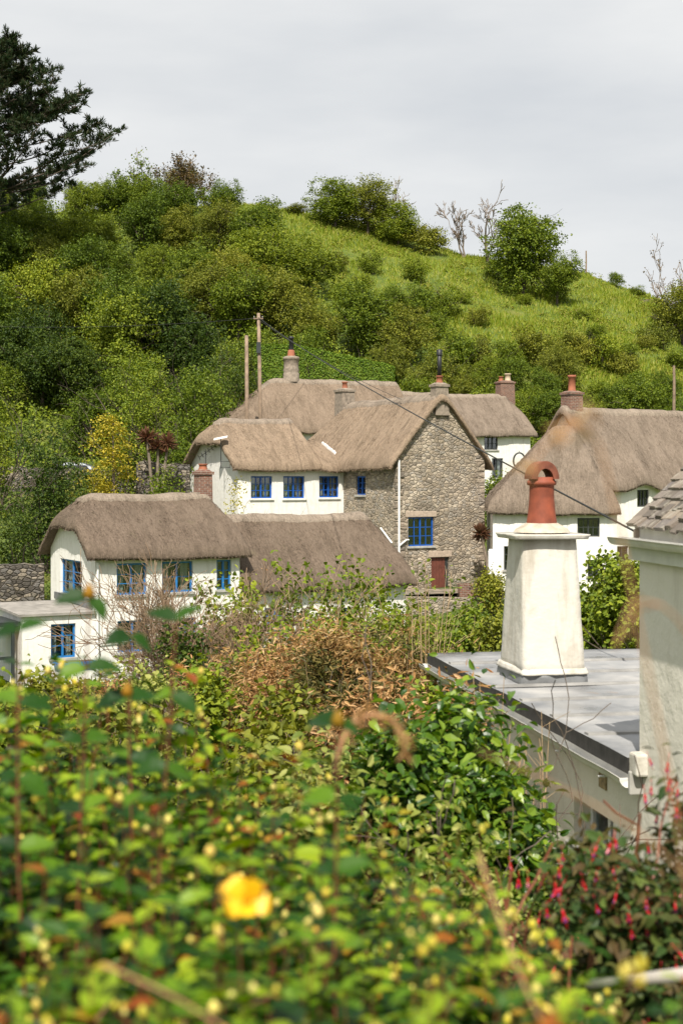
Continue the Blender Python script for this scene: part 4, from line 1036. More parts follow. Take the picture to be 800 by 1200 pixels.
def plant(kind, x, y, h, label, group, cat='tree', wide=1.0, name=None):
    root, ph, prx = prng.choice(PR[kind])
    if root.name not in USED: USED.add(root.name); o = root
    else: o = copy_tree(root)
    if name: o.name = name
    s = h / ph; o.location = (x, y, gz(x, y) - .15); o.scale = (s * wide, s * wide, s); o.rotation_euler = (0, 0, prng.uniform(0, 6.28))
    tag(o, label, cat, group); return o
def row(d, px0, px1, step, h, kinds, where, group, cat='tree', jit=.25, skip=None, jd=3.0, wide=1.0):
    out = []; px = px0
    while px <= px1:
        q = px + prng.uniform(-jit, jit) * step; dd = d + prng.uniform(-jd, jd)
        if not (skip and skip(q)): out.append((q, dd, h * prng.uniform(.78, 1.2), prng.choice(kinds)))
        px += step
    out.sort()
    vis = 0
    for q, dd, hh, kind in out:
        x = (q - CX) / S * dd; r = hh / 6 * 2.9
        tone = {'wood': 'mid green', 'dark': 'dark green', 'bright': 'bright green', 'olive': 'olive green', 'shrubg': 'bright green', 'shrubo': 'olive', 'shrubd': 'mid green'}[kind]
        if (q + r * S / dd) < 0 or (q - r * S / dd) > 800:
            plant(kind, x, dd, hh, tone + ' ' + cat + ' past the edge of ' + where, group, cat, wide); continue
        plant(kind, x, dd, hh, tone + ' ' + cat + ', ' + WORDS[vis] + ' from the left in ' + where, group, cat, wide); vis += 1
GW = 'trees of the hillside wood'
row(147, -70, 240, 40, 4.2, ['wood', 'bright', 'olive'], 'the skyline row of the wood', GW)
row(138, -70, 275, 40, 4.6, ['wood', 'bright', 'wood', 'olive'], 'the row just under the skyline row', GW)
row(128, -80, 330, 42, 5.2, ['wood', 'wood', 'bright', 'olive'], 'the upper middle row of the wood', GW)
row(118, -80, 400, 44, 5.4, ['wood', 'olive', 'bright', 'wood'], 'the middle row of the wood', GW)
row(109, -90, 500, 46, 5.4, ['wood', 'bright', 'bright', 'olive'], 'the lower middle row of the wood', GW)
row(101, -100, 300, 48, 6.0, ['wood', 'dark', 'dark', 'wood'], 'the dark lowest row of the wood', GW)
row(95.5, -100, 290, 52, 5.2, ['dark', 'dark', 'wood'], 'the row behind the roadside wall', GW)
row(101, 330, 560, 40, 4.4, ['bright', 'wood', 'olive', 'bright'], 'the row above the clipped hedge', GW)
GS = 'shrubs at the foot of the slope'
row(97, 480, 840, 44, 4.3, ['bright', 'wood', 'olive', 'wood'], 'the row just behind the thatched roofs', GW)
row(104, 540, 840, 30, 3.4, ['olive', 'wood', 'bright'], 'the second row above the thatched roofs', GW)
row(112, 500, 760, 30, 2.7, ['shrubg', 'shrubo', 'shrubd'], 'the band across the middle of the slope', GS, 'shrub')
row(120, 400, 570, 30, 2.5, ['shrubg', 'shrubo', 'shrubd'], 'the band left of the open slope', GS, 'shrub')
row(130, 400, 500, 42, 2.2, ['shrubo', 'shrubg'], 'the upper left band of the open slope', GS, 'shrub')
row(128, 560, 690, 60, 1.2, ['shrubd', 'shrubg'], 'the low bushes dotted on the open slope', GS, 'shrub', wide=1.4)
row(118, 690, 800, 34, 1.8, ['shrubo', 'shrubd'], 'the scrub right of the open slope', GS, 'shrub', wide=1.3)
# shrubs on the skyline
def sky_shrub(kind, px, d, h, label, wide=1.0, cat='shrub', name='skyline_shrub'):
    x = (px - CX) / S * d; plant(kind, x, d, h, label, 'shrubs along the skyline', cat, wide, name)
for a in (('bright', 392, 144, 5.0, 'broad leafy thicket shrub on the skyline left of centre', 1.25), ('olive', 430, 145, 5.8, 'tallest olive bush of the skyline thicket', 1.1),
          ('bright', 466, 144, 4.6, 'green bush at the right end of the skyline thicket', 1.2), ('shrubo', 503, 144, 3.2, 'small olive bush on the skyline left of the dead trees', 1.3),
          ('shrubo', 345, 147, 1.3, 'low bush on the grassy skyline crest', 1.8), ('wood', 612, 134, 8.6, 'big rounded bush tree right of the two dead skyline trees', 1.0), ('wood', 652, 132, 5.0, 'lower right flank bush of the big rounded skyline tree', 1.0),
          ('shrubd', 585, 139, 2.4, 'dark low bush under the dead skyline trees', 1.3), ('shrubd', 722, 148, 1.7, 'small dark pointed bush on the skyline right of the lone post', .9), ('shrubd', 745, 148, 1.2, 'tiny low bush on the skyline between post and right tree', 1.5),
          ('olive', 800, 132, 6.6, 'brownish bush at right edge under the bare tree top', 1.1), ('shrubo', 775, 126, 2.6, 'low brown green bush at the foot of right edge tree', 1.3)):
    sky_shrub(*a[:5], wide=a[5])
# unused prototypes are removed
for lst in PR.values():
    for root, _, _ in lst:
        if root.name not in USED and not root.get('label'):
            for c in list(root.children): bpy.data.objects.remove(c)
            bpy.data.objects.remove(root)

def own_shrub(name, label, cat, px, d, py_top, w, mat, n, ls, seed, base=None, k=9, clump=22, sig=.18, tmpl=(FAR_V, FAR_F), up=.55, jit=.75, group=None, stems=True, depth_r=None, barkm='bark', zb=None):
    """a shrub whose top reaches py_top and whose width covers w photo pixels at distance d"""
    rng = np.random.default_rng(seed); rr = random.Random(seed)
    x = (px - CX) / S * d; zt = EYE - (py_top - CY) / S * d; g = gz(x, d) - .1 if zb is None else zb; h = zt - g; rx = w / 2 / S * d
    hb = h * .02 if base is None else h * base
    root = empty(name, (x, d, g), 0, label, cat, group)
    if stems:
        tb = MB()
        for i in range(7):
            a = i * .9 + rr.random(); branch(tb, (0, 0, -.1), (math.cos(a) * .35, math.sin(a) * .35, 1), h * .75, .012 + .018 * h / 3, 2, rr, kids=(2, 4), up=.05, shrink=.5)
        tb.build('stems', M[barkm], root)
    L = lobes_of(rng, rx, depth_r or rx, (h - hb) / 2, hb + (h - hb) / 2, k)
    p, nr = cloud(rng, L, n, clump, sig, up=up, jit=jit); p[:, 2] *= h / np.percentile(p[:, 2], 99.3)
    fol('foliage', leafset(p, nr, ls * (.65 + .7 * rng.random(len(p))), rng, tmpl), M[mat], root)
    return root
# --- gardens at the left, below the road
GG = 'garden shrubs at the left'
for a in (('dark_shrub', 'big dark green shrub left of the yellow conifer', 'shrub', 55, 63, 505, 130, 'leaf_dark', 9000, .13, 1),
          ('garden_tree', 'pale green small leaved tree behind the yellow conifer', 'tree', 150, 73, 440, 105, 'leaf_bright', 7000, .13, 2),
          ('rounded_shrub', 'rounded bright shrub below the dark wood behind the road', 'shrub', 165, 90, 402, 110, 'leaf_bright', 8000, .15, 3),
          ('bramble_bank', 'light green bramble bank left of the white gable', 'shrub', 232, 77, 432, 95, 'leaf_bright', 9000, .13, 4),
          ('garden_shrub', 'mid green shrub under the bramble bank by the white gable', 'shrub', 205, 70, 492, 75, 'leaf_wood', 6000, .12, 5),
          ('edge_shrub', 'green shrub at the left edge in front of the roadside wall', 'shrub', -5, 72, 440, 50, 'leaf_wood', 4000, .13, 6),
          ('ivy_shrub', 'dark ivy clump hanging over the roadside wall', 'shrub', 62, 78.5, 548, 40, 'leaf_dark', 2500, .12, 7),
          ('garden_shrub', 'dull green shrub between ivy clump and yellow conifer', 'shrub', 110, 72, 545, 70, 'leaf_olive', 5000, .12, 8),
          ('garden_shrub', 'deep green shrub behind the thatch of the lower left cottage', 'shrub', 95, 60, 575, 90, 'leaf_dark', 5000, .11, 9),
          ('garden_shrub', 'green shrub right of the red spiky plant', 'shrub', 195, 63.5, 548, 50, 'leaf_wood', 4000, .11, 10),
          ('garden_shrub', 'green shrub at left edge above the rough garden wall', 'shrub', 12, 57, 585, 80, 'leaf_dark', 5500, .11, 12),
          ('garden_shrub', 'yellowish shrub touching the brick chimney of the lower cottage', 'shrub', 272, 60.5, 562, 20, 'leaf_yellow', 1200, .1, 13),
          ('hedge_shrub', 'dark shrub between the utility pole and the bramble bank', 'shrub', 262, 86, 405, 80, 'leaf_dark', 6000, .14, 14),
          ('hedge_shrub', 'dark leafy mass left of the clipped hedge', 'shrub', 280, 93, 408, 50, 'leaf_wood', 5000, .14, 15)):
    own_shrub(*a, group=GG)
# clipped hedge
rng = np.random.default_rng(3); n = 26000
a_, b_ = at(300, 440, 92), at(460, 440, 93)
pr = rng.random((n, 3)); face = rng.random(n)
hx = pr[:, 0] * (b_.x - a_.x); hy = np.where(face < .45, 0, pr[:, 1] * 1.5); hz = np.where((face >= .45) & (face < .85), 1.0, pr[:, 2])
endm = face >= .85; hx = np.where(endm, np.where(pr[:, 1] > .5, 0, b_.x - a_.x), hx); hy = np.where(endm, pr[:, 0] * 1.5, hy)
top = np.interp(hx / (b_.x - a_.x), [0, .3, 1], [8.9, 8.85, 7.55]) - .12 * np.clip(np.abs(hx / (b_.x - a_.x) - .5) * 2, .9, 1) * 3
bot = 5.4; P = np.stack([hx, hy, bot + (top - bot) * hz], 1) + rng.normal(size=(n, 3)) * .045
nr = np.stack([rng.normal(size=n) * .5, -(face < .45).astype(float) * .9 + rng.normal(size=n) * .5, .5 + (hz == 1) * .6 + rng.normal(size=n) * .4], 1)
hroot = empty('clipped_hedge', (a_.x, 92, EYE), R(2), 'long clipped green hedge above the back cottage ridge', 'hedge')
fol('foliage', leafset(P, nr, .12 * (.7 + .6 * rng.random(n)), rng), M['hedge'], hroot)
tb = MB(); rr = random.Random(4)
for i in range(10): branch(tb, (.5 + i * .85, .75, 4.5), (0, 0, 1), 3, .06, 1, rr)
tb.build('stems', M['bark'], hroot)

# yellow conifer: flat drooping sprays in tiers
def conifer():
    rng = np.random.default_rng(8); rr = random.Random(8); d = 66; x = (131 - CX) / S * d; g = gz(x, d)
    root = empty('golden_conifer', (x, d, g), 0, 'golden yellow conifer with tiered sprays in the left garden', 'tree')
    h = (EYE - (488 - CY) / S * d) - g; tb = MB(); tb.tube([(0, 0, -.2), (.1, 0, h * .6), (.05, 0, h * .95)], [.12, .07, .02], 7); tb.build('trunk', M['greybark'], root)
    P, Nn = [], []
    for i in range(34):
        f = .12 + .88 * i / 33; r = .25 + 1.15 * math.sin(min(1, (1.08 - f) * 1.5) * 1.57) * rr.uniform(.5, 1); a = rr.uniform(0, 6.28); c = np.array([math.cos(a) * r * .7, math.sin(a) * r * .7, h * f])
        m = 130; q = rng.normal(size=(m, 3)) * np.array([.34, .34, .09]); P.append(c + q - np.array([0, 0, .25]) * (q[:, :1] ** 2 + q[:, 1:2] ** 2) * 2); Nn.append(np.array([0, 0, 1]) + rng.normal(size=(m, 3)) * .5)
    P = np.concatenate(P); fol('crown', leafset(P, np.concatenate(Nn), .13, rng), M['leaf_yellow'], root)
conifer()
def cordyline(px, d, py, label, n=2):
    rng = np.random.default_rng(int(px)); x = (px - CX) / S * d; g = gz(x, d); zt = EYE - (py - CY) / S * d - g
    root = empty('spiky_palm', (x, d, g), 0, label, 'palm')
    tb = MB(); P = []; F = []; heads = [(-.45, zt - .5), (.5, zt - .75), (.05, zt - .95)][:n + 1]
    for hx_, hz_ in heads: tb.tube([(0, 0, -.2), (hx_ * .4, 0, hz_ * .5), (hx_, 0, hz_)], [.1, .08, .06], 7)
    tb.build('trunk', M['greybark'], root)
    tg, ps = [], []
    for hx_, hz_ in heads:
        v = norm(rng.normal(size=(110, 3)) + np.array([0, 0, .35])); tg.append(v); ps.append(np.tile([hx_, 0, hz_], (110, 1)))
    tg = np.concatenate(tg); ps = np.concatenate(ps); nn = np.cross(tg, rng.normal(size=tg.shape))
    fol('crown', leafset(ps, nn, (.56 if n > 0 else .5) * (.7 + .5 * rng.random(len(ps))), rng, (NARROW_V, NARROW_F), tang=tg), M['leaf_red'], root)
cordyline(184, 65.5, 500, 'red leaved spiky palm with three heads in the left garden')
cordyline(575, 63.4, 612, 'brown spiky plant above the white gate pier', 0)

# pine on the skyline
def pine():
    rng = np.random.default_rng(21); rr = random.Random(21); d = 118; px = -12; x = (px - CX) / S * d; g = gz(x, d) - .3
    root = empty('pine_tree', (x, d, g), 0, 'dark tall pine at the left edge of the skyline', 'tree')
    top = EYE - (38 - CY) / S * d - g; tb = MB(); tb.tube([(0, 0, 0), (.2, 0, top * .4), (0, 0, top * .8), (.3, 0, top)], [.42, .32, .16, .05], 9)
    ps, tg = [], []
    def tuft(p, dirv, m, L):
        v = norm(np.array(dirv)[None] * 1.15 + rng.normal(size=(m, 3)) * .6); tg.append(v * 1); ps.append(np.tile(p, (m, 1)) + v * .05)
    H0 = top
    for i in range(56):
        f = rr.uniform(.36, .98); a = rr.uniform(-2.2, 2.2) if i % 3 else rr.uniform(-.7, .7)
        L = float(np.interp(f, [.36, .5, .62, .75, .88, 1], [9.5, 12.8, 9.0, 6.2, 4.2, 1.6])) * rr.uniform(.65, 1.05)
        p = Vector((.1, 0, H0 * f * .93)); dv = Vector((math.cos(a), math.sin(a), .10 + .35 * (f - .3))).normalized(); pts = [p.copy()]
        for s in range(8):
            dv = (dv + Vector((rr.gauss(0, .10), rr.gauss(0, .10), .055 + rr.gauss(0, .05)))).normalized(); p = p + dv * L / 8; pts.append(p.copy())
        tb.tube(pts, [.07 * (1 - k / 9.5) + .012 for k in range(9)], 5, False)
        for k in range(1, 9):
            for q in range(2 + (k > 4) * 2):
                sd = Vector((rr.gauss(0, .8), rr.gauss(0, .8), .12)) + dv * .7; sd.normalize(); l2 = rr.uniform(.5, 1.3)
                e = pts[k] + sd * l2; tb.tube([pts[k], pts[k] + sd * l2 * .6 + Vector((0, 0, -.05)), e], [.03, .02, .012], 3, False)
                for w in range(3): 
                    b = pts[k].lerp(e, .5 + .5 * w / 2); tuft(np.array(b), (sd.x * .5 + rr.gauss(0, .2), sd.y * .5, .75), 12, .4)
    tb.build('trunk', M['bark'], root)
    ps = np.concatenate(ps); tg = np.concatenate(tg); nn = np.cross(tg, rng.normal(size=tg.shape))
    fol('crown', leafset(ps, nn, .42 * (.7 + .6 * rng.random(len(ps))), rng, (NARROW_V, NARROW_F), tang=tg), M['needle'], root)
pine()
def twig_tree(name, label, px, d, py_top, rmin, mat, seed, n_main=4, depth=3, leaf=None, nl=0, ls=.14, lean=(0, 0), r0=.12, spread=.6, kids=(3, 4), zb=None, up=.10, cat='tree', group=None, jitl=.12, crownname='crown', trunkname='trunk', shrink=.58, L=.5, tmpl=(FAR_V, FAR_F)):
    rr = random.Random(seed); rng = np.random.default_rng(seed); x = (px - CX) / S * d; g = (gz(x, d) if zb is None else zb) - .1; h = EYE - (py_top - CY) / S * d - g
    root = empty(name, (x, d, g), 0, label, cat, group); tb = MB(); tips = []
    for i in range(n_main):
        a = rr.uniform(0, 6.28); branch(tb, (rr.gauss(0, .04) * n_main, rr.gauss(0, .04) * n_main, -.1), (math.cos(a) * spread * .7 + lean[0], math.sin(a) * spread * .7 + lean[1], 1), h * L * rr.uniform(.85, 1.1), r0, depth, rr, kids=kids, up=up, spread=spread, tips=tips, shrink=shrink, rmin=rmin)
    # grown to its height
    zs = max(v[2] for v in tb.v); k = h / zs; tb.v = [(a * min(k, 1.25), b * min(k, 1.25), c * k) for a, b, c in tb.v]
    tb.build(trunkname, M[mat], root)
    if leaf:
        T = np.array([t[0] for t in tips]) * np.array([min(k, 1.25), min(k, 1.25), k]); idx = rng.integers(0, len(T), nl); P = T[idx] + rng.normal(size=(nl, 3)) * jitl
        fol(crownname, leafset(P, np.array([0, 0, .7]) + rng.normal(size=(nl, 3)) * .6, ls * (.6 + .8 * rng.random(nl)), rng, tmpl), M[leaf], root)
    return root
twig_tree('dead_tree', 'bare dead tree with tall upright forked top on the skyline', 572, 146, 214, .025, 'greybark', 5, 1, 4, lean=(.05, 0), r0=.15, spread=.6, kids=(3, 5))
twig_tree('dead_tree', 'shorter bare dead tree leaning left on the skyline', 545, 146, 232, .025, 'greybark', 9, 2, 4, lean=(-.35, 0), r0=.11, spread=.65, kids=(3, 4))
twig_tree('young_tree', 'thin airy green tree on the skyline right of the pine', 160, 145, 170, .025, 'greybark', 15, 6, 3, 'leaf_bright', 2600, .24, r0=.09, spread=.6, jitl=.25)
twig_tree('rusty_shrub', 'rusty brown shrub on the skyline beside the thin green tree', 210, 145, 172, .02, 'greybark', 25, 6, 3, 'leaf_rust', 4200, .22, r0=.09, spread=.7, jitl=.22)
twig_tree('bare_tree', 'bare brown tree top rising at the right edge of the skyline', 790, 138, 275, .025, 'greybark', 31, 4, 3, 'leaf_rust', 500, .16, r0=.12, spread=.55)
twig_tree('bare_tree', 'bare twigs rising from the skyline thicket', 455, 147, 210, .02, 'greybark', 33, 4, 3, 'leaf_olive', 300, .2, r0=.08, spread=.5)

# hillside grass and scrub that nobody could count
def on_hill(rng, n, test, d0=90, d1=152, p0=-60, p1=860):
    d = d0 + (d1 - d0) * rng.random(n); px = p0 + (p1 - p0) * rng.random(n); keep = test(px, d); d, px = d[keep], px[keep]; x = (px - CX) / S * d
    z = np.array([gz(a, b) for a, b in zip(x, d)]); return np.stack([x, d, z], 1), px
def grassy(px, d):
    lim = np.interp(d, [90, 100, 110, 120, 130, 140, 152], [900, 700, 540, 430, 370, 320, 250]); return px > lim - 20
rng = np.random.default_rng(99)
P, px = on_hill(rng, 100000, grassy)
n = len(P); patch = np.array([noise.noise(Vector((a * .16, b * .16, 4))) + .6 * noise.noise(Vector((a * .5, b * .5, 9))) for a, b, c in P])
hgt = .36 * (1 + .9 * patch) * (.7 + .6 * rng.random(n)); hgt = np.clip(hgt, .10, .8)
tg = np.stack([rng.normal(size=n) * .4 - .1, rng.normal(size=n) * .4 - .2, np.full(n, 1.0)], 1); nn = np.stack([rng.normal(size=n) * .7, -np.ones(n), rng.normal(size=n) * .3 + .5], 1)
o = link('hill_grass', npmesh('hill_grass', *leafset(P, nn, hgt, rng, (BLADE_V * np.array([2.6, 1, 1.6]), BLADE_F), tang=tg), M['grass'])); tag(o, 'long rough green grass covering the open hillside', 'grass', kind='stuff')
P, px = on_hill(rng, 150000, lambda px, d: ~grassy(px, d) | (d < 100), 88)
n = len(P); lump = np.array([max(0, noise.noise(Vector((a * .3, b * .3, 1))) + .35) for a, b, c in P]); P[:, 2] += rng.random(n) * (.4 + 2.2 * lump)
o = link('hill_scrub', npmesh('hill_scrub', *leafset(P, np.array([0, -.4, .7]) + rng.normal(size=(n, 3)) * .6, .22 * (.6 + .8 * rng.random(n)), rng), M['leaf_wood'])); tag(o, 'low scrub and bramble cover under the hillside trees', 'scrub', kind='stuff')
# low green tussocks on the open slope
P, px = on_hill(rng, 5200, grassy, 96, 151); Q, W = [], []
keep = np.array([noise.noise(Vector((a * .11, b * .11, 7))) + .7 * noise.noise(Vector((a * .4, b * .4, 3))) > .0 for a, b, c in P]); P = P[keep]
for c in P:
    m = 34; r = rng.uniform(.2, .7); v = norm(rng.normal(size=(m, 3))); v[:, 2] = np.abs(v[:, 2]); Q.append(c + v * np.array([r, r, r * .7])); W.append(v * .6 + np.array([0, 0, .5]) + rng.normal(size=(m, 3)) * .5)
Q = np.concatenate(Q); W = np.concatenate(W)
o = link('bracken_cover', npmesh('bracken_cover', *leafset(Q, W, .17 * (.6 + .8 * rng.random(len(Q))), rng), M['bracken'])); tag(o, 'bracken and bramble tussocks dotted over the open hillside', 'bracken', kind='stuff')
# rough ground cover in the valley between the gardens and the cottages
n = 42000; d = 9 + 52 * rng.random(n) ** .8; px = -80 + 900 * rng.random(n); x = (px - CX) / S * d
keep = ~(((d > 47) & (px < 500) & (d < 58)) | ((px > 480) & (d < 21)))
d, x = d[keep], x[keep]; n = len(d); z = np.array([gz(a, b) for a, b in zip(x, d)]); lump = np.array([max(0, noise.noise(Vector((a * .5, b * .5, 1))) + .4) for a, b in zip(x, d)])
P = np.stack([x, d, z + rng.random(n) * (.1 + .8 * lump)], 1)
o = link('ground_cover', npmesh('ground_cover', *leafset(P, np.array([0, -.3, .7]) + rng.normal(size=(n, 3)) * .6, .14 * (.6 + .8 * rng.random(n)), rng), M['leaf_olive'])); tag(o, 'tangled low weeds covering the valley ground', 'ground cover', kind='stuff')

# --- middle distance: bare shrub, leafy thickets, garden bushes
GM = 'shrubs in front of the cottages'
twig_tree('bare_shrub', 'leafless twiggy tree in front of the light blue windows', 246, 35.5, 636, .0065, 'twig_dark', 41, 9, 4, 'straw', 120, .05, r0=.05, spread=.42, kids=(3, 5), up=.07, shrink=.68, cat='tree', L=.46, crownname='dead_leaves')
twig_tree('bare_shrub', 'bare grey branches left of the leafless twiggy tree', 216, 36, 690, .007, 'twig_dark', 43, 4, 4, 'straw', 60, .05, r0=.035, spread=.55, kids=(3, 4), shrink=.68, up=.05, L=.5, crownname='dead_leaves')
twig_tree('bare_shrub', 'thin pale leafless branches between the twiggy tree and sparse leafy shrubs', 286, 35, 652, .0065, 'twig_dark', 47, 5, 4, 'straw', 80, .05, r0=.035, spread=.5, kids=(3, 4), up=.06, shrink=.70, L=.46, crownname='dead_leaves')
for i, (px, d, py, lab, nl) in enumerate(((300, 37, 672, 'sparse upright leafy shrub right of the leafless twiggy tree', 1500), (352, 38, 648, 'tall sparse leafy shrub before the low thatched cottage, left of the tallest', 1900), (400, 37, 655, 'tallest sparse leafy shrub before the middle of the low thatch', 1900),
                                      (447, 36, 668, 'sparse leafy shrub before the right end of the low thatch', 1700), (492, 38, 690, 'sparse leafy shrub under the stone retaining wall', 1500), (330, 33, 700, 'lower leafy shrub among the tall sparse ones, nearest the bamboo', 1600), (425, 33, 705, 'lower leafy shrub in front of the tallest sparse shrubs', 1600), (378, 31, 722, 'lowest leafy shrub just behind the dry bamboo', 1600))):
    twig_tree('leggy_shrub', lab, px, d, py, .005, 'twig', 60 + i, 9, 2, 'leaf_bright', nl, .13, r0=.02, spread=.45, kids=(3, 5), up=.12, cat='shrub', group=GM, L=.6, jitl=.13, crownname='foliage', trunkname='stems', tmpl=(NEAR_V, NEAR_F))
for a in (('garden_bush', 'leafy bush right of the white chimney in front of the low cottage', 'bush', 712, 47, 655, 95, 'leaf_bright', 7000, .17, 71), ('garden_bush', 'dense bush beside the right edge wall under the grey thatch', 'bush', 748, 45, 660, 95, 'leaf_bright', 6000, .15, 72),
          ('garden_bush', 'leafy bush under the stone retaining wall', 'bush', 540, 50, 708, 80, 'leaf_bright', 4000, .13, 73), ('garden_bush', 'small bush with dull leaves left of the white chimney', 'bush', 578, 47, 722, 40, 'leaf_olive', 2500, .12, 74),
          ('garden_bush', 'small green bush in the gap between stone gable and hipped cottage', 'bush', 588, 74, 556, 60, 'leaf_wood', 5000, .12, 121), ('garden_bush', 'round green bush beside the white gate pier', 'bush', 576, 60.5, 668, 34, 'leaf_olive', 2200, .11, 75), ('garden_bush', 'low bush right of the tall sparse shrubs', 'bush', 500, 44, 728, 80, 'leaf_bright', 4200, .12, 76),
          ('garden_bush', 'weedy bush in front of the low white cottage end', 'bush', 455, 45, 715, 80, 'leaf_olive', 4200, .12, 77), ('garden_bush', 'dark green bush at the foot of the leafless twiggy tree', 'bush', 215, 33, 735, 70, 'leaf_dark', 3500, .10, 78),
          ('garden_bush', 'dark bush below the low right windows of the light blue windowed cottage', 'bush', 268, 40, 715, 80, 'leaf_wood', 4200, .11, 79)):
    own_shrub(*a, group=GM, tmpl=(NEAR_V, NEAR_F), jit=.6)
# dry bamboo thicket
def bamboo(px, d, py, w, n, seed, label, mats=('straw', 'bamboo_green'), name='dry_bamboo', ls=.125, frac=.62):
    rng = np.random.default_rng(seed); x = (px - CX) / S * d; g = gz(x, d) - .1; h = EYE - (py - CY) / S * d - g; r = w / 2 / S * d
    root = empty(name, (x, d, g), 0, label, 'bamboo', 'dry bamboo and brush clumps'); mb = MB(); rr = random.Random(seed); ps, tg = [], []
    n = int(n * 2.1)
    for i in range(26):
        aa = rr.uniform(0, 6.28); q = math.sqrt(rr.random()) * r; b = Vector((math.cos(aa) * q * .6, math.sin(aa) * q * .6, -.1)); t = Vector((math.cos(aa) * q * 1.15 + rr.gauss(0, .2), math.sin(aa) * q * 1.15, h * rr.uniform(.6, 1.06) * (1 - .25 * (q / r) ** 2)))
        pts = [b.lerp(t, k / 5) + Vector((0, 0, .15 * math.sin(k / 5 * 3.14))) for k in range(6)]; mb.tube(pts, [.008, .007, .006, .005, .004, .002], 4, False)
    L = lobes_of(rng, r, r, h * .5, h * .52, 11, (.26, .5)); ps, nr_ = cloud(rng, L, n, 14, .13, up=.5); ps[:, 2] *= h / np.percentile(ps[:, 2], 99)
    mb.build('canes', M['twig'], root); ps = np.array(ps); m = len(ps)
    tg = np.stack([rng.normal(size=m), rng.normal(size=m), rng.normal(size=m) * .6 - .1], 1); nn = nr_ + rng.normal(size=(m, 3)) * .35
    V = (NARROW_V * np.array([1.25, 1, 1]), NARROW_F); cl = np.array([noise.noise(Vector((a_ * 1.6, b_ * 1.6, c_ * 1.6 + seed))) for a_, b_, c_ in ps]); hi = ps[:, 2] / h * .5 + .8 * cl + .16 * rng.normal(size=m); s1 = hi > np.quantile(hi, 1 - frac); sz = ls * (.6 + .7 * rng.random(m))
    for msk, mt, nm in ((s1, mats[0], 'dry_leaves'), (~s1, mats[1], 'green_leaves')):
        fol(nm, leafset(ps[msk], nn[msk], sz[msk], rng, V, tang=tg[msk]), M[mt], root)
for a in ((330, 22, 752, 150, 5200, 81, 'straw coloured dry bamboo clump left of the tallest dry clump'), (395, 21, 738, 130, 5200, 82, 'tallest dry bamboo clump in the middle of the garden'), (462, 20.5, 752, 130, 5200, 83, 'dry bamboo clump between tallest clump and the flat roof'),
          (270, 24, 768, 130, 4500, 84, 'dry bamboo clump below the leafless twiggy tree'), (520, 19.5, 778, 70, 2600, 85, 'pale dry grass clump against the flat roof corner'), (212, 27, 788, 90, 2400, 86, 'dry brush clump in front of the low windows'), (130, 29, 800, 90, 2000, 87, 'dry brush clump below the flat roofed wing'),
          (420, 17, 800, 150, 4200, 89, 'dark tangled bamboo clump nearest the glossy shrub'), (545, 14.8, 800, 60, 1300, 90, 'dry weeds growing along the cream wall under the gutter')):
    bamboo(*a, frac=.42 if a[0] in (420, 395) else .58)
# tall single dry stalks against the wall and thatch
for k, (px, d, py, lab) in enumerate(((568, 14.5, 770, 'thin dry weed stems crossing the black roof edge'), (610, 13.5, 832, 'thin dry weed stems beside the cream wall'), (505, 20, 660, 'tall pale grass stalks left of the flat roof'))):
    rr = random.Random(k + 200); x = (px - CX) / S * d; g = gz(x, d) - .1; h = EYE - (py - CY) / S * d - g; mb = MB()
    for i in range(11):
        a = rr.uniform(0, 6.28); r = rr.uniform(.02, .5); hh = h * rr.uniform(.75, 1); b = Vector((math.cos(a) * r * .6, math.sin(a) * r * .6, 0)); t = b + Vector((rr.gauss(0, .12), rr.gauss(0, .12), hh))
        mb.tube([b, b.lerp(t, .5) + Vector((rr.gauss(0, .04), 0, 0)), t], [.006, .005, .003], 4, False)
        for j in range(4):
            c = b.lerp(t, rr.uniform(.6, .98)); mb.tube([c, c + Vector((rr.gauss(0, .1), rr.gauss(0, .1), rr.uniform(.08, .25)))], [.003, .002], 3, False)
    o = mb.build('dry_stalks', M['twig'], None, loc=(x, d, g)); tag(o, lab, 'weeds', 'dry stalks')

# --- near garden: glossy shrub, variegated shrub, fuchsia
def near_shrub(name, label, px, d, py, w, mat, n, ls, seed, k=10, base=.02, up=.6, barkm='bark', jit=.55, clump=9, sig=.12, cat='shrub', dr=None, group=None):
    return own_shrub(name, label, cat, px, d, py, w, mat, n, ls, seed, base, k, clump, sig, leaf_tmpl(.26, .3, .1), up, jit, group, True, dr, barkm)
near_shrub('glossy_shrub', 'glossy dark green shrub with broad leaves beside the cream wall', 515, 9.4, 838, 215, 'camellia', 19000, .088, 91)
near_shrub('glossy_shrub', 'lower arm of glossy leaves under the cream wall window', 582, 9.0, 912, 110, 'camellia', 10000, .085, 92)
near_shrub('glossy_shrub', 'glossy leaved shrub behind the yellow budded hedge, left of the dark one', 452, 8.6, 858, 160, 'camellia', 11000, .08, 93)
near_shrub('variegated_shrub', 'pale yellow green small leaved shrub left of the glossy dark one', 392, 8.0, 888, 150, 'variegated', 6500, .07, 94, sig=.1)
near_shrub('variegated_shrub', 'pale leaved low shrub under the glossy dark one', 520, 6.6, 965, 170, 'variegated', 5200, .05, 95, sig=.08)
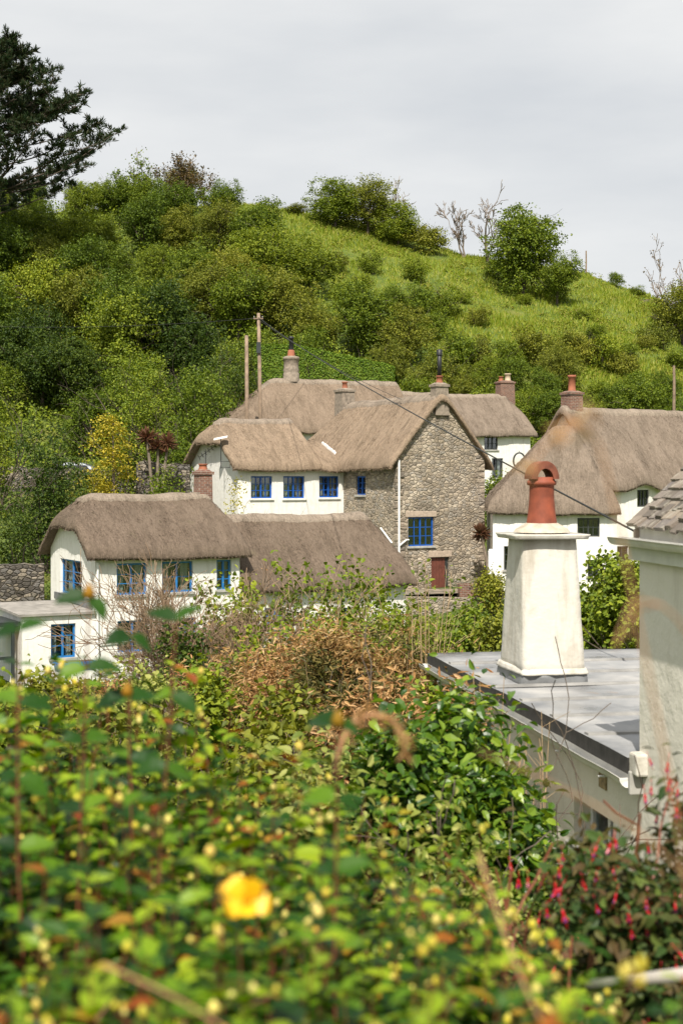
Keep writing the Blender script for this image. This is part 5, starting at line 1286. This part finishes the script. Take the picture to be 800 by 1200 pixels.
for a in (('garden_bush', 'pale green bush between the two dry brush clumps', 'bush', 172, 26, 778, 70, 'variegated', 4200, .10, 111), ('garden_bush', 'leafy green bush at the left end of the dry bamboo', 'bush', 236, 22, 785, 75, 'leaf_bright', 4500, .10, 112), ('garden_bush', 'leafy green bush at the right end of the dry bamboo', 'bush', 500, 19, 800, 70, 'leaf_bright', 3500, .09, 113), ('garden_bush', 'weedy green bush under the blue trough', 'bush', 70, 30, 790, 110, 'leaf_olive', 4500, .11, 114), ('garden_bush', 'green bush in the middle of the dry bamboo front', 'bush', 330, 17.5, 812, 90, 'leaf_olive', 4500, .09, 115)): own_shrub(*a, group=GM, tmpl=(NEAR_V, NEAR_F), jit=.6)
near_shrub('garden_bush', 'green brush between dry bamboo and the yellow budded hedge', 270, 12, 850, 190, 'leaf_olive', 4500, .10, 96)
near_shrub('garden_bush', 'olive brush behind the left part of the yellow budded hedge', 120, 14, 815, 190, 'leaf_olive', 4500, .11, 97)
near_shrub('garden_bush', 'green brush at the left edge behind the yellow budded hedge', 0, 14, 800, 190, 'leaf_bright', 4500, .11, 98)
def fuchsia(px, d, py, w, seed, label, n, nf):
    root = near_shrub('fuchsia_bush', label, px, d, py, w, 'fuchsia_leaf', n, .042, seed, sig=.06, barkm='redstem', cat='bush', group='fuchsia bushes', clump=8)
    rng = np.random.default_rng(seed + 5); me = None
    crown = [c for c in root.children if c.name.startswith('foliage')][0].data
    co = np.empty(len(crown.vertices) * 3); crown.vertices.foreach_get('co', co); co = co.reshape(-1, 3)
    cells = {}
    for p in co:
        kk = (round(p[0] / .05), round(p[1] / .05))
        if kk not in cells or p[2] > cells[kk][2]: cells[kk] = p
    sel = np.array(list(cells.values())); sel = sel[(sel[:, 1] < .12) & (sel[:, 2] > np.percentile(co[:, 2], 66))]; ctr = np.array([0, .1, np.percentile(co[:, 2], 50)])
    for i in range(nf):
        if me is None:
            mb = MB(); mb.tube([(0, 0, .035), (0, 0, 0)], .0012, 4); mb.lathe((0, 0, -.022), [(.0015, .024), (.005, .016), (.0055, .008), (.004, .002)], 8)
            for q in range(4):
                a = q * 1.571; c_, s_ = math.cos(a), math.sin(a); mb.quad([(c_ * .003 - s_ * .003, s_ * .003 + c_ * .003, -.018), (c_ * .003 + s_ * .003, s_ * .003 - c_ * .003, -.018), (c_ * .014 + s_ * .002, s_ * .014 - c_ * .002, -.033), (c_ * .014 - s_ * .002, s_ * .014 + c_ * .002, -.033)])
            mb.cur = 1; mb.lathe((0, 0, -.04), [(.002, .02), (.006, .012), (.007, .002)], 8); mb.cur = 0
            for q in range(3): mb.tube([(0, 0, -.03), (.002 * (q - 1), 0, -.062)], .0008, 3)
            fo = mb.build('flower', [M['fuchsia_red'], M['fuchsia_purple']], root, True); me = fo.data
        else: fo = link('flower', me, root)
        p = sel[rng.integers(0, len(sel))]; q = p - ctr; q /= np.linalg.norm(q); fo.location = (p[0] + q[0] * .03, p[1] - .035, p[2] + rng.uniform(-.15, -.02)); s = rng.uniform(.55, .85); fo.scale = (s, s, s); fo.rotation_euler = (rng.normal() * .25, rng.normal() * .25, rng.random() * 6)
fuchsia(672, 4.6, 1010, 150, 101, 'fuchsia bush with red hanging flowers below the cream wall window', 15000, 95)
fuchsia(780, 4.3, 955, 150, 102, 'fuchsia bush with red hanging flowers at the right edge', 15000, 95)
fuchsia(722, 3.9, 1020, 190, 103, 'lower fuchsia bush nearest the pale rail', 15000, 98)
# pale rail
a_, b_ = at(690, 1156, 2.9), at(830, 1138, 2.7); m = MB(); m.tube([Vector((0, 0, 0)), b_ - a_], .013, 8); tag(m.build('rail', M['wood_pale'], None, True, a_), 'pale rail at the bottom right under the fuchsia', 'rail')

# --- yellow budded hedge bushes nearest the camera
def hyper_proto(seed, h=1.5, r=.5, ns=125):
    rr = random.Random(seed); rng = np.random.default_rng(seed); root = empty('hypericum_bush', (0, 0, 0)); mb = MB(); ps, tg, nn, sz, red = [], [], [], [], []; buds = MB(); bcount = 0
    for i in range(ns):
        a = rr.uniform(0, 6.283); q = math.sqrt(rr.random()); hh = h * (1 - .33 * q ** 2.2) * rr.uniform(.82, 1.03); b = Vector((math.cos(a) * q * r * .45, math.sin(a) * q * r * .45, -.05))
        t = Vector((math.cos(a) * q * r, math.sin(a) * q * r, hh)); c = b.lerp(t, .55) + Vector((-math.cos(a), -math.sin(a), 0)) * r * .10 * q
        pts = []
        for k in range(9):
            u = k / 8; pts.append(b * (1 - u) ** 2 + c * 2 * u * (1 - u) + t * u * u)
        mb.tube(pts, [.0035 - .0028 * k / 8 for k in range(9)], 4, False)
        np_ = rr.randint(10, 14); dirv = (pts[-1] - pts[-3]).normalized(); s0 = dirv.orthogonal().normalized(); s1 = dirv.cross(s0); rot0 = rr.uniform(0, 6)
        for k in range(np_):
            u = .55 + .45 * (k + 1) / np_; p = b * (1 - u) ** 2 + c * 2 * u * (1 - u) + t * u * u
            if rr.random() < .08: continue
            an = rot0 + k * 1.57
            for sgn in (1, -1):
                side = (s0 * math.cos(an) + s1 * math.sin(an)) * sgn; up_ = dirv * rr.uniform(.25, .9)
                tdir = (side + up_).normalized(); ps.append(tuple(p)); tg.append(tuple(tdir)); nv = (dirv * 1.0 - side * .4 + Vector((rr.gauss(0, .35), rr.gauss(0, .35), rr.gauss(0, .2) + .3)))
                nn.append(tuple(nv)); sz.append((.066 if u < .93 else .040) * rr.uniform(.7, 1.25)); red.append(u > .93 and rr.random() < .07)
        if rr.random() < .26:
            for q_ in range(rr.randint(1, 4)):
                o = pts[-1] + Vector((rr.gauss(0, .016), rr.gauss(0, .016), rr.uniform(.0, .03))); rb = rr.uniform(.003, .0068)
                buds.lathe(o - Vector((0, 0, rb)), [(0, 0), (rb * .75, rb * .35), (rb, rb), (rb * .7, rb * 1.7), (0, rb * 2.3)], 7); mb.tube([pts[-1], o - Vector((0, 0, rb))], .0012, 3, False)
    mb.build('stems', M['redstem'], root); ps, tg, nn, sz, red = map(np.array, (ps, tg, nn, sz, red))
    T = leaf_tmpl(.27, .25, .10)
    fol('foliage', leafset(ps[~red], nn[~red], sz[~red], rng, T, tang=tg[~red]), M['hyper'], root)
    fol('young_leaves', leafset(ps[red], nn[red], sz[red], rng, T, tang=tg[red]), M['hyper_red'], root)
    bo = buds.build('flower_bud', M['bud'], root, True); bo['kind'] = 'stuff'
    return root
HP = [hyper_proto(301), hyper_proto(302), hyper_proto(303)]
BUSH = [(-40, 3.4, 725, 1), (75, 3.3, 742, 1), (185, 3.3, 790, 1), (285, 3.1, 848, 1), (372, 3.0, 908, 1), (455, 2.8, 965, .9),
        (-30, 2.5, 812, 1), (120, 2.4, 852, 1), (260, 2.3, 905, 1), (390, 2.2, 975, 1), (505, 2.2, 1045, .95), (610, 2.2, 1110, .9),
        (-60, 1.75, 950, 1), (150, 1.7, 985, 1), (350, 1.65, 1050, 1), (530, 1.6, 1115, .95), (690, 1.6, 1165, .9), (820, 1.7, 1175, .9),
        (60, 1.15, 1105, .8), (330, 1.1, 1145, .8), (590, 1.05, 1190, .8)]
ROWN = {3: 'back row', 2: 'second row', 1: 'third row', 0: 'front row'}
cnt = {}
for i, (px, d, py, s) in enumerate(BUSH):
    o = HP[i] if i < 3 else copy_tree(HP[i % 3]); x = (px - CX) / S * d; zt = EYE - (py - CY) / S * d; g = gz(x, d) - .1; h = zt - g
    o.location = (x, d, g); o.scale = (s * 1.02, s * 1.02, h / 1.5); o.rotation_euler = (0, 0, i * 1.31)
    rw = 3 if d > 2.75 else 2 if d > 2.0 else 1 if d > 1.4 else 0; k = cnt.get(rw, 0); cnt[rw] = k + 1
    tag(o, 'yellow budded green bush, %s from the left in the %s of the hedge' % (WORDS[k], ROWN[rw]), 'bush', 'yellow budded hedge bushes')
    if i == 14: flower_bush = o
# open yellow flower on the third-row bush
fp = at(289, 1056, 1.5) ; mb = MB()
for k in range(5):
    a = k * 1.2566; ca, sa = math.cos(a), math.sin(a); P = []
    kf = (1.0, .8, 1.1, .9, .72)[k]; tl = (.0, .012, .004, -.006, .01)[k]
    for rr_, ww, zz in ((.003, .003, 0), (.012 * kf, .010, .003 + tl * .4), (.020 * kf, .012 * kf, .004 + tl), (.025 * kf, .006, .001 + tl * 1.6)):
        P.append(((ca * rr_ - sa * ww, sa * rr_ + ca * ww, zz), (ca * rr_ + sa * ww, sa * rr_ - ca * ww, zz + .002)))
    for (p, q), (p2, q2) in zip(P, P[1:]): mb.quad([p, q, q2, p2])
for k in range(26):
    a = k * .7; r_ = .004 + .0004 * k * .7; mb.tube([(0, 0, .001), (math.cos(a) * r_, math.sin(a) * r_, .013)], .0006, 3)
mb.tube([(0, 0, 0), (.004, 0, -.05), (.0, .03, -.12)], .0014, 4); fl_ = mb.build('flower', M['petal'], flower_bush); bpy.context.view_layer.update()
fl_.matrix_parent_inverse = flower_bush.matrix_world.inverted(); fl_.location = fp; fl_.rotation_euler = (R(62), R(12), 0)
# tall sprigs at the left above the hedge
def sprig(px, d, py, label, seed, tipc=True, nleaf=7, ls=.05):
    rr = random.Random(seed); rng = np.random.default_rng(seed); x = (px - CX) / S * d; g = gz(x, d); h = EYE - (py - CY) / S * d - g
    root = empty('budded_sprig', (x, d, g), 0, label, 'sprig', 'sprigs rising above the hedge'); mb = MB(); t = Vector((rr.gauss(0, .05), 0, h)); pts = [Vector((0, 0, 0)), Vector((.03, 0, h * .5)), Vector((t.x * .8, 0, h * .8)), t]
    mb.tube(pts, [.004, .003, .002, .0012], 5, False); mb.build('stem', M['redstem'], root); ps, tg, nn = [], [], []
    for k in range(nleaf):
        u = .62 + .38 * k / (nleaf - 1); p = pts[0].lerp(pts[3], u); 
        for s in (1, -1): ps.append(tuple(p)); tg.append((s * rr.uniform(.6, 1), rr.gauss(0, .5), rr.uniform(.1, .9))); nn.append((rr.gauss(0, .3), -.5, .8))
    fol('foliage', leafset(np.array(ps), np.array(nn), ls * (.8 + .4 * rng.random(len(ps))), rng, (NEAR_V, NEAR_F), tang=np.array(tg)), M['hyper'], root)
    if tipc:
        b = MB(); rb = .010; b.lathe(t - Vector((0, 0, .004)), [(0, 0), (rb * .8, rb * .5), (rb, rb), (rb * .6, rb * 2.0), (0, rb * 2.8)], 9); b.build('flower_bud', M['hyper_red'], root, True)
sprig(4, .62, 1095, 'very near dark leaf at the bottom left corner', 12, False, 3)
for a in ((58, 2.3, 700, 'tall sprig with orange tip before the low flat roofed wing', 1, True), (118, 2.2, 728, 'leafy sprig right of the orange tipped one', 2, False), (150, 2.5, 745, 'leafy sprig below the low blue window', 3, False), (20, 2.2, 740, 'leafy sprig at the left edge before the porch', 4, False), (190, 2.4, 815, 'leafy sprig with orange tip above the hedge middle', 5, True), (375, 2.0, 850, 'sprig with pale buds above the right part of the hedge', 6, True)):
    sprig(*a)
# blurred dry stems close to the camera
def drystem(P, r, label, plume=None):
    V_ = [at(*p) for p in P]; o0 = V_[0]; pts = []
    for i in range(len(V_) - 1):
        p0, p1, p2, p3 = V_[max(0, i - 1)], V_[i], V_[i + 1], V_[min(len(V_) - 1, i + 2)]
        for k in range(6):
            t = k / 6; pts.append(.5 * ((2 * p1) + (p2 - p0) * t + (2 * p0 - 5 * p1 + 4 * p2 - p3) * t * t + (3 * p1 - p0 - 3 * p2 + p3) * t ** 3) - o0)
    pts.append(V_[-1] - o0); root = empty('dry_grass_stem', o0, 0, label, 'grass stem', 'dry grass stems near the camera'); mb = MB(); n = len(pts); mb.tube(pts, [r * (1 - .5 * k / n) for k in range(n)], 6); mb.build('stem', M['stalk'], root, True)
    if plume:
        rng = np.random.default_rng(3); idx = rng.integers(int(n * plume[0]), n, plume[1]); Q = np.array([pts[i] for i in idx]) + rng.normal(size=(plume[1], 3)) * .004
        tgv = np.array([pts[min(i + 1, n - 1)] - pts[i - 1] for i in idx]); fol('seed_head', leafset(Q, rng.normal(size=(plume[1], 3)), .022, rng, (NARROW_V * np.array([1.3, 1, 1]), NARROW_F), tang=norm(tgv) + rng.normal(size=(plume[1], 3)) * .35), M['straw'], root)
drystem([(830, 1260, 1.15), (795, 980, 1.1), (745, 720, 1.08), (712, 560, 1.06), (690, 505, 1.05), (655, 506, 1.04), (615, 552, 1.03)], .0014, 'tall dry grass stem arching over the orange chimney pot', (.62, 15))
drystem([(880, 900, 1.3), (800, 735, 1.25), (745, 705, 1.22), (728, 735, 1.2)], .0013, 'dry grass stem arching in from the right edge over the white wall', (.5, 6))
drystem([(900, 1130, 1.3), (760, 985, 1.3), (640, 915, 1.3), (560, 880, 1.3)], .0012, 'pale dry stem slanting across the cream wall')
drystem([(392, 905, 2.1), (397, 880, 2.1), (412, 850, 2.1), (440, 838, 2.1), (468, 856, 2.1), (478, 880, 2.1)], .005, 'brown curled stem above the middle of the hedge', (.3, 90))
drystem([(120, 1130, 1.2), (210, 1172, 1.2), (300, 1230, 1.2)], .0015, 'dry stem lying across the bottom left leaves')
drystem([(560, 1000, 1.5), (600, 1120, 1.4), (640, 1210, 1.3)], .0017, 'dry stem at the bottom right among the leaves')
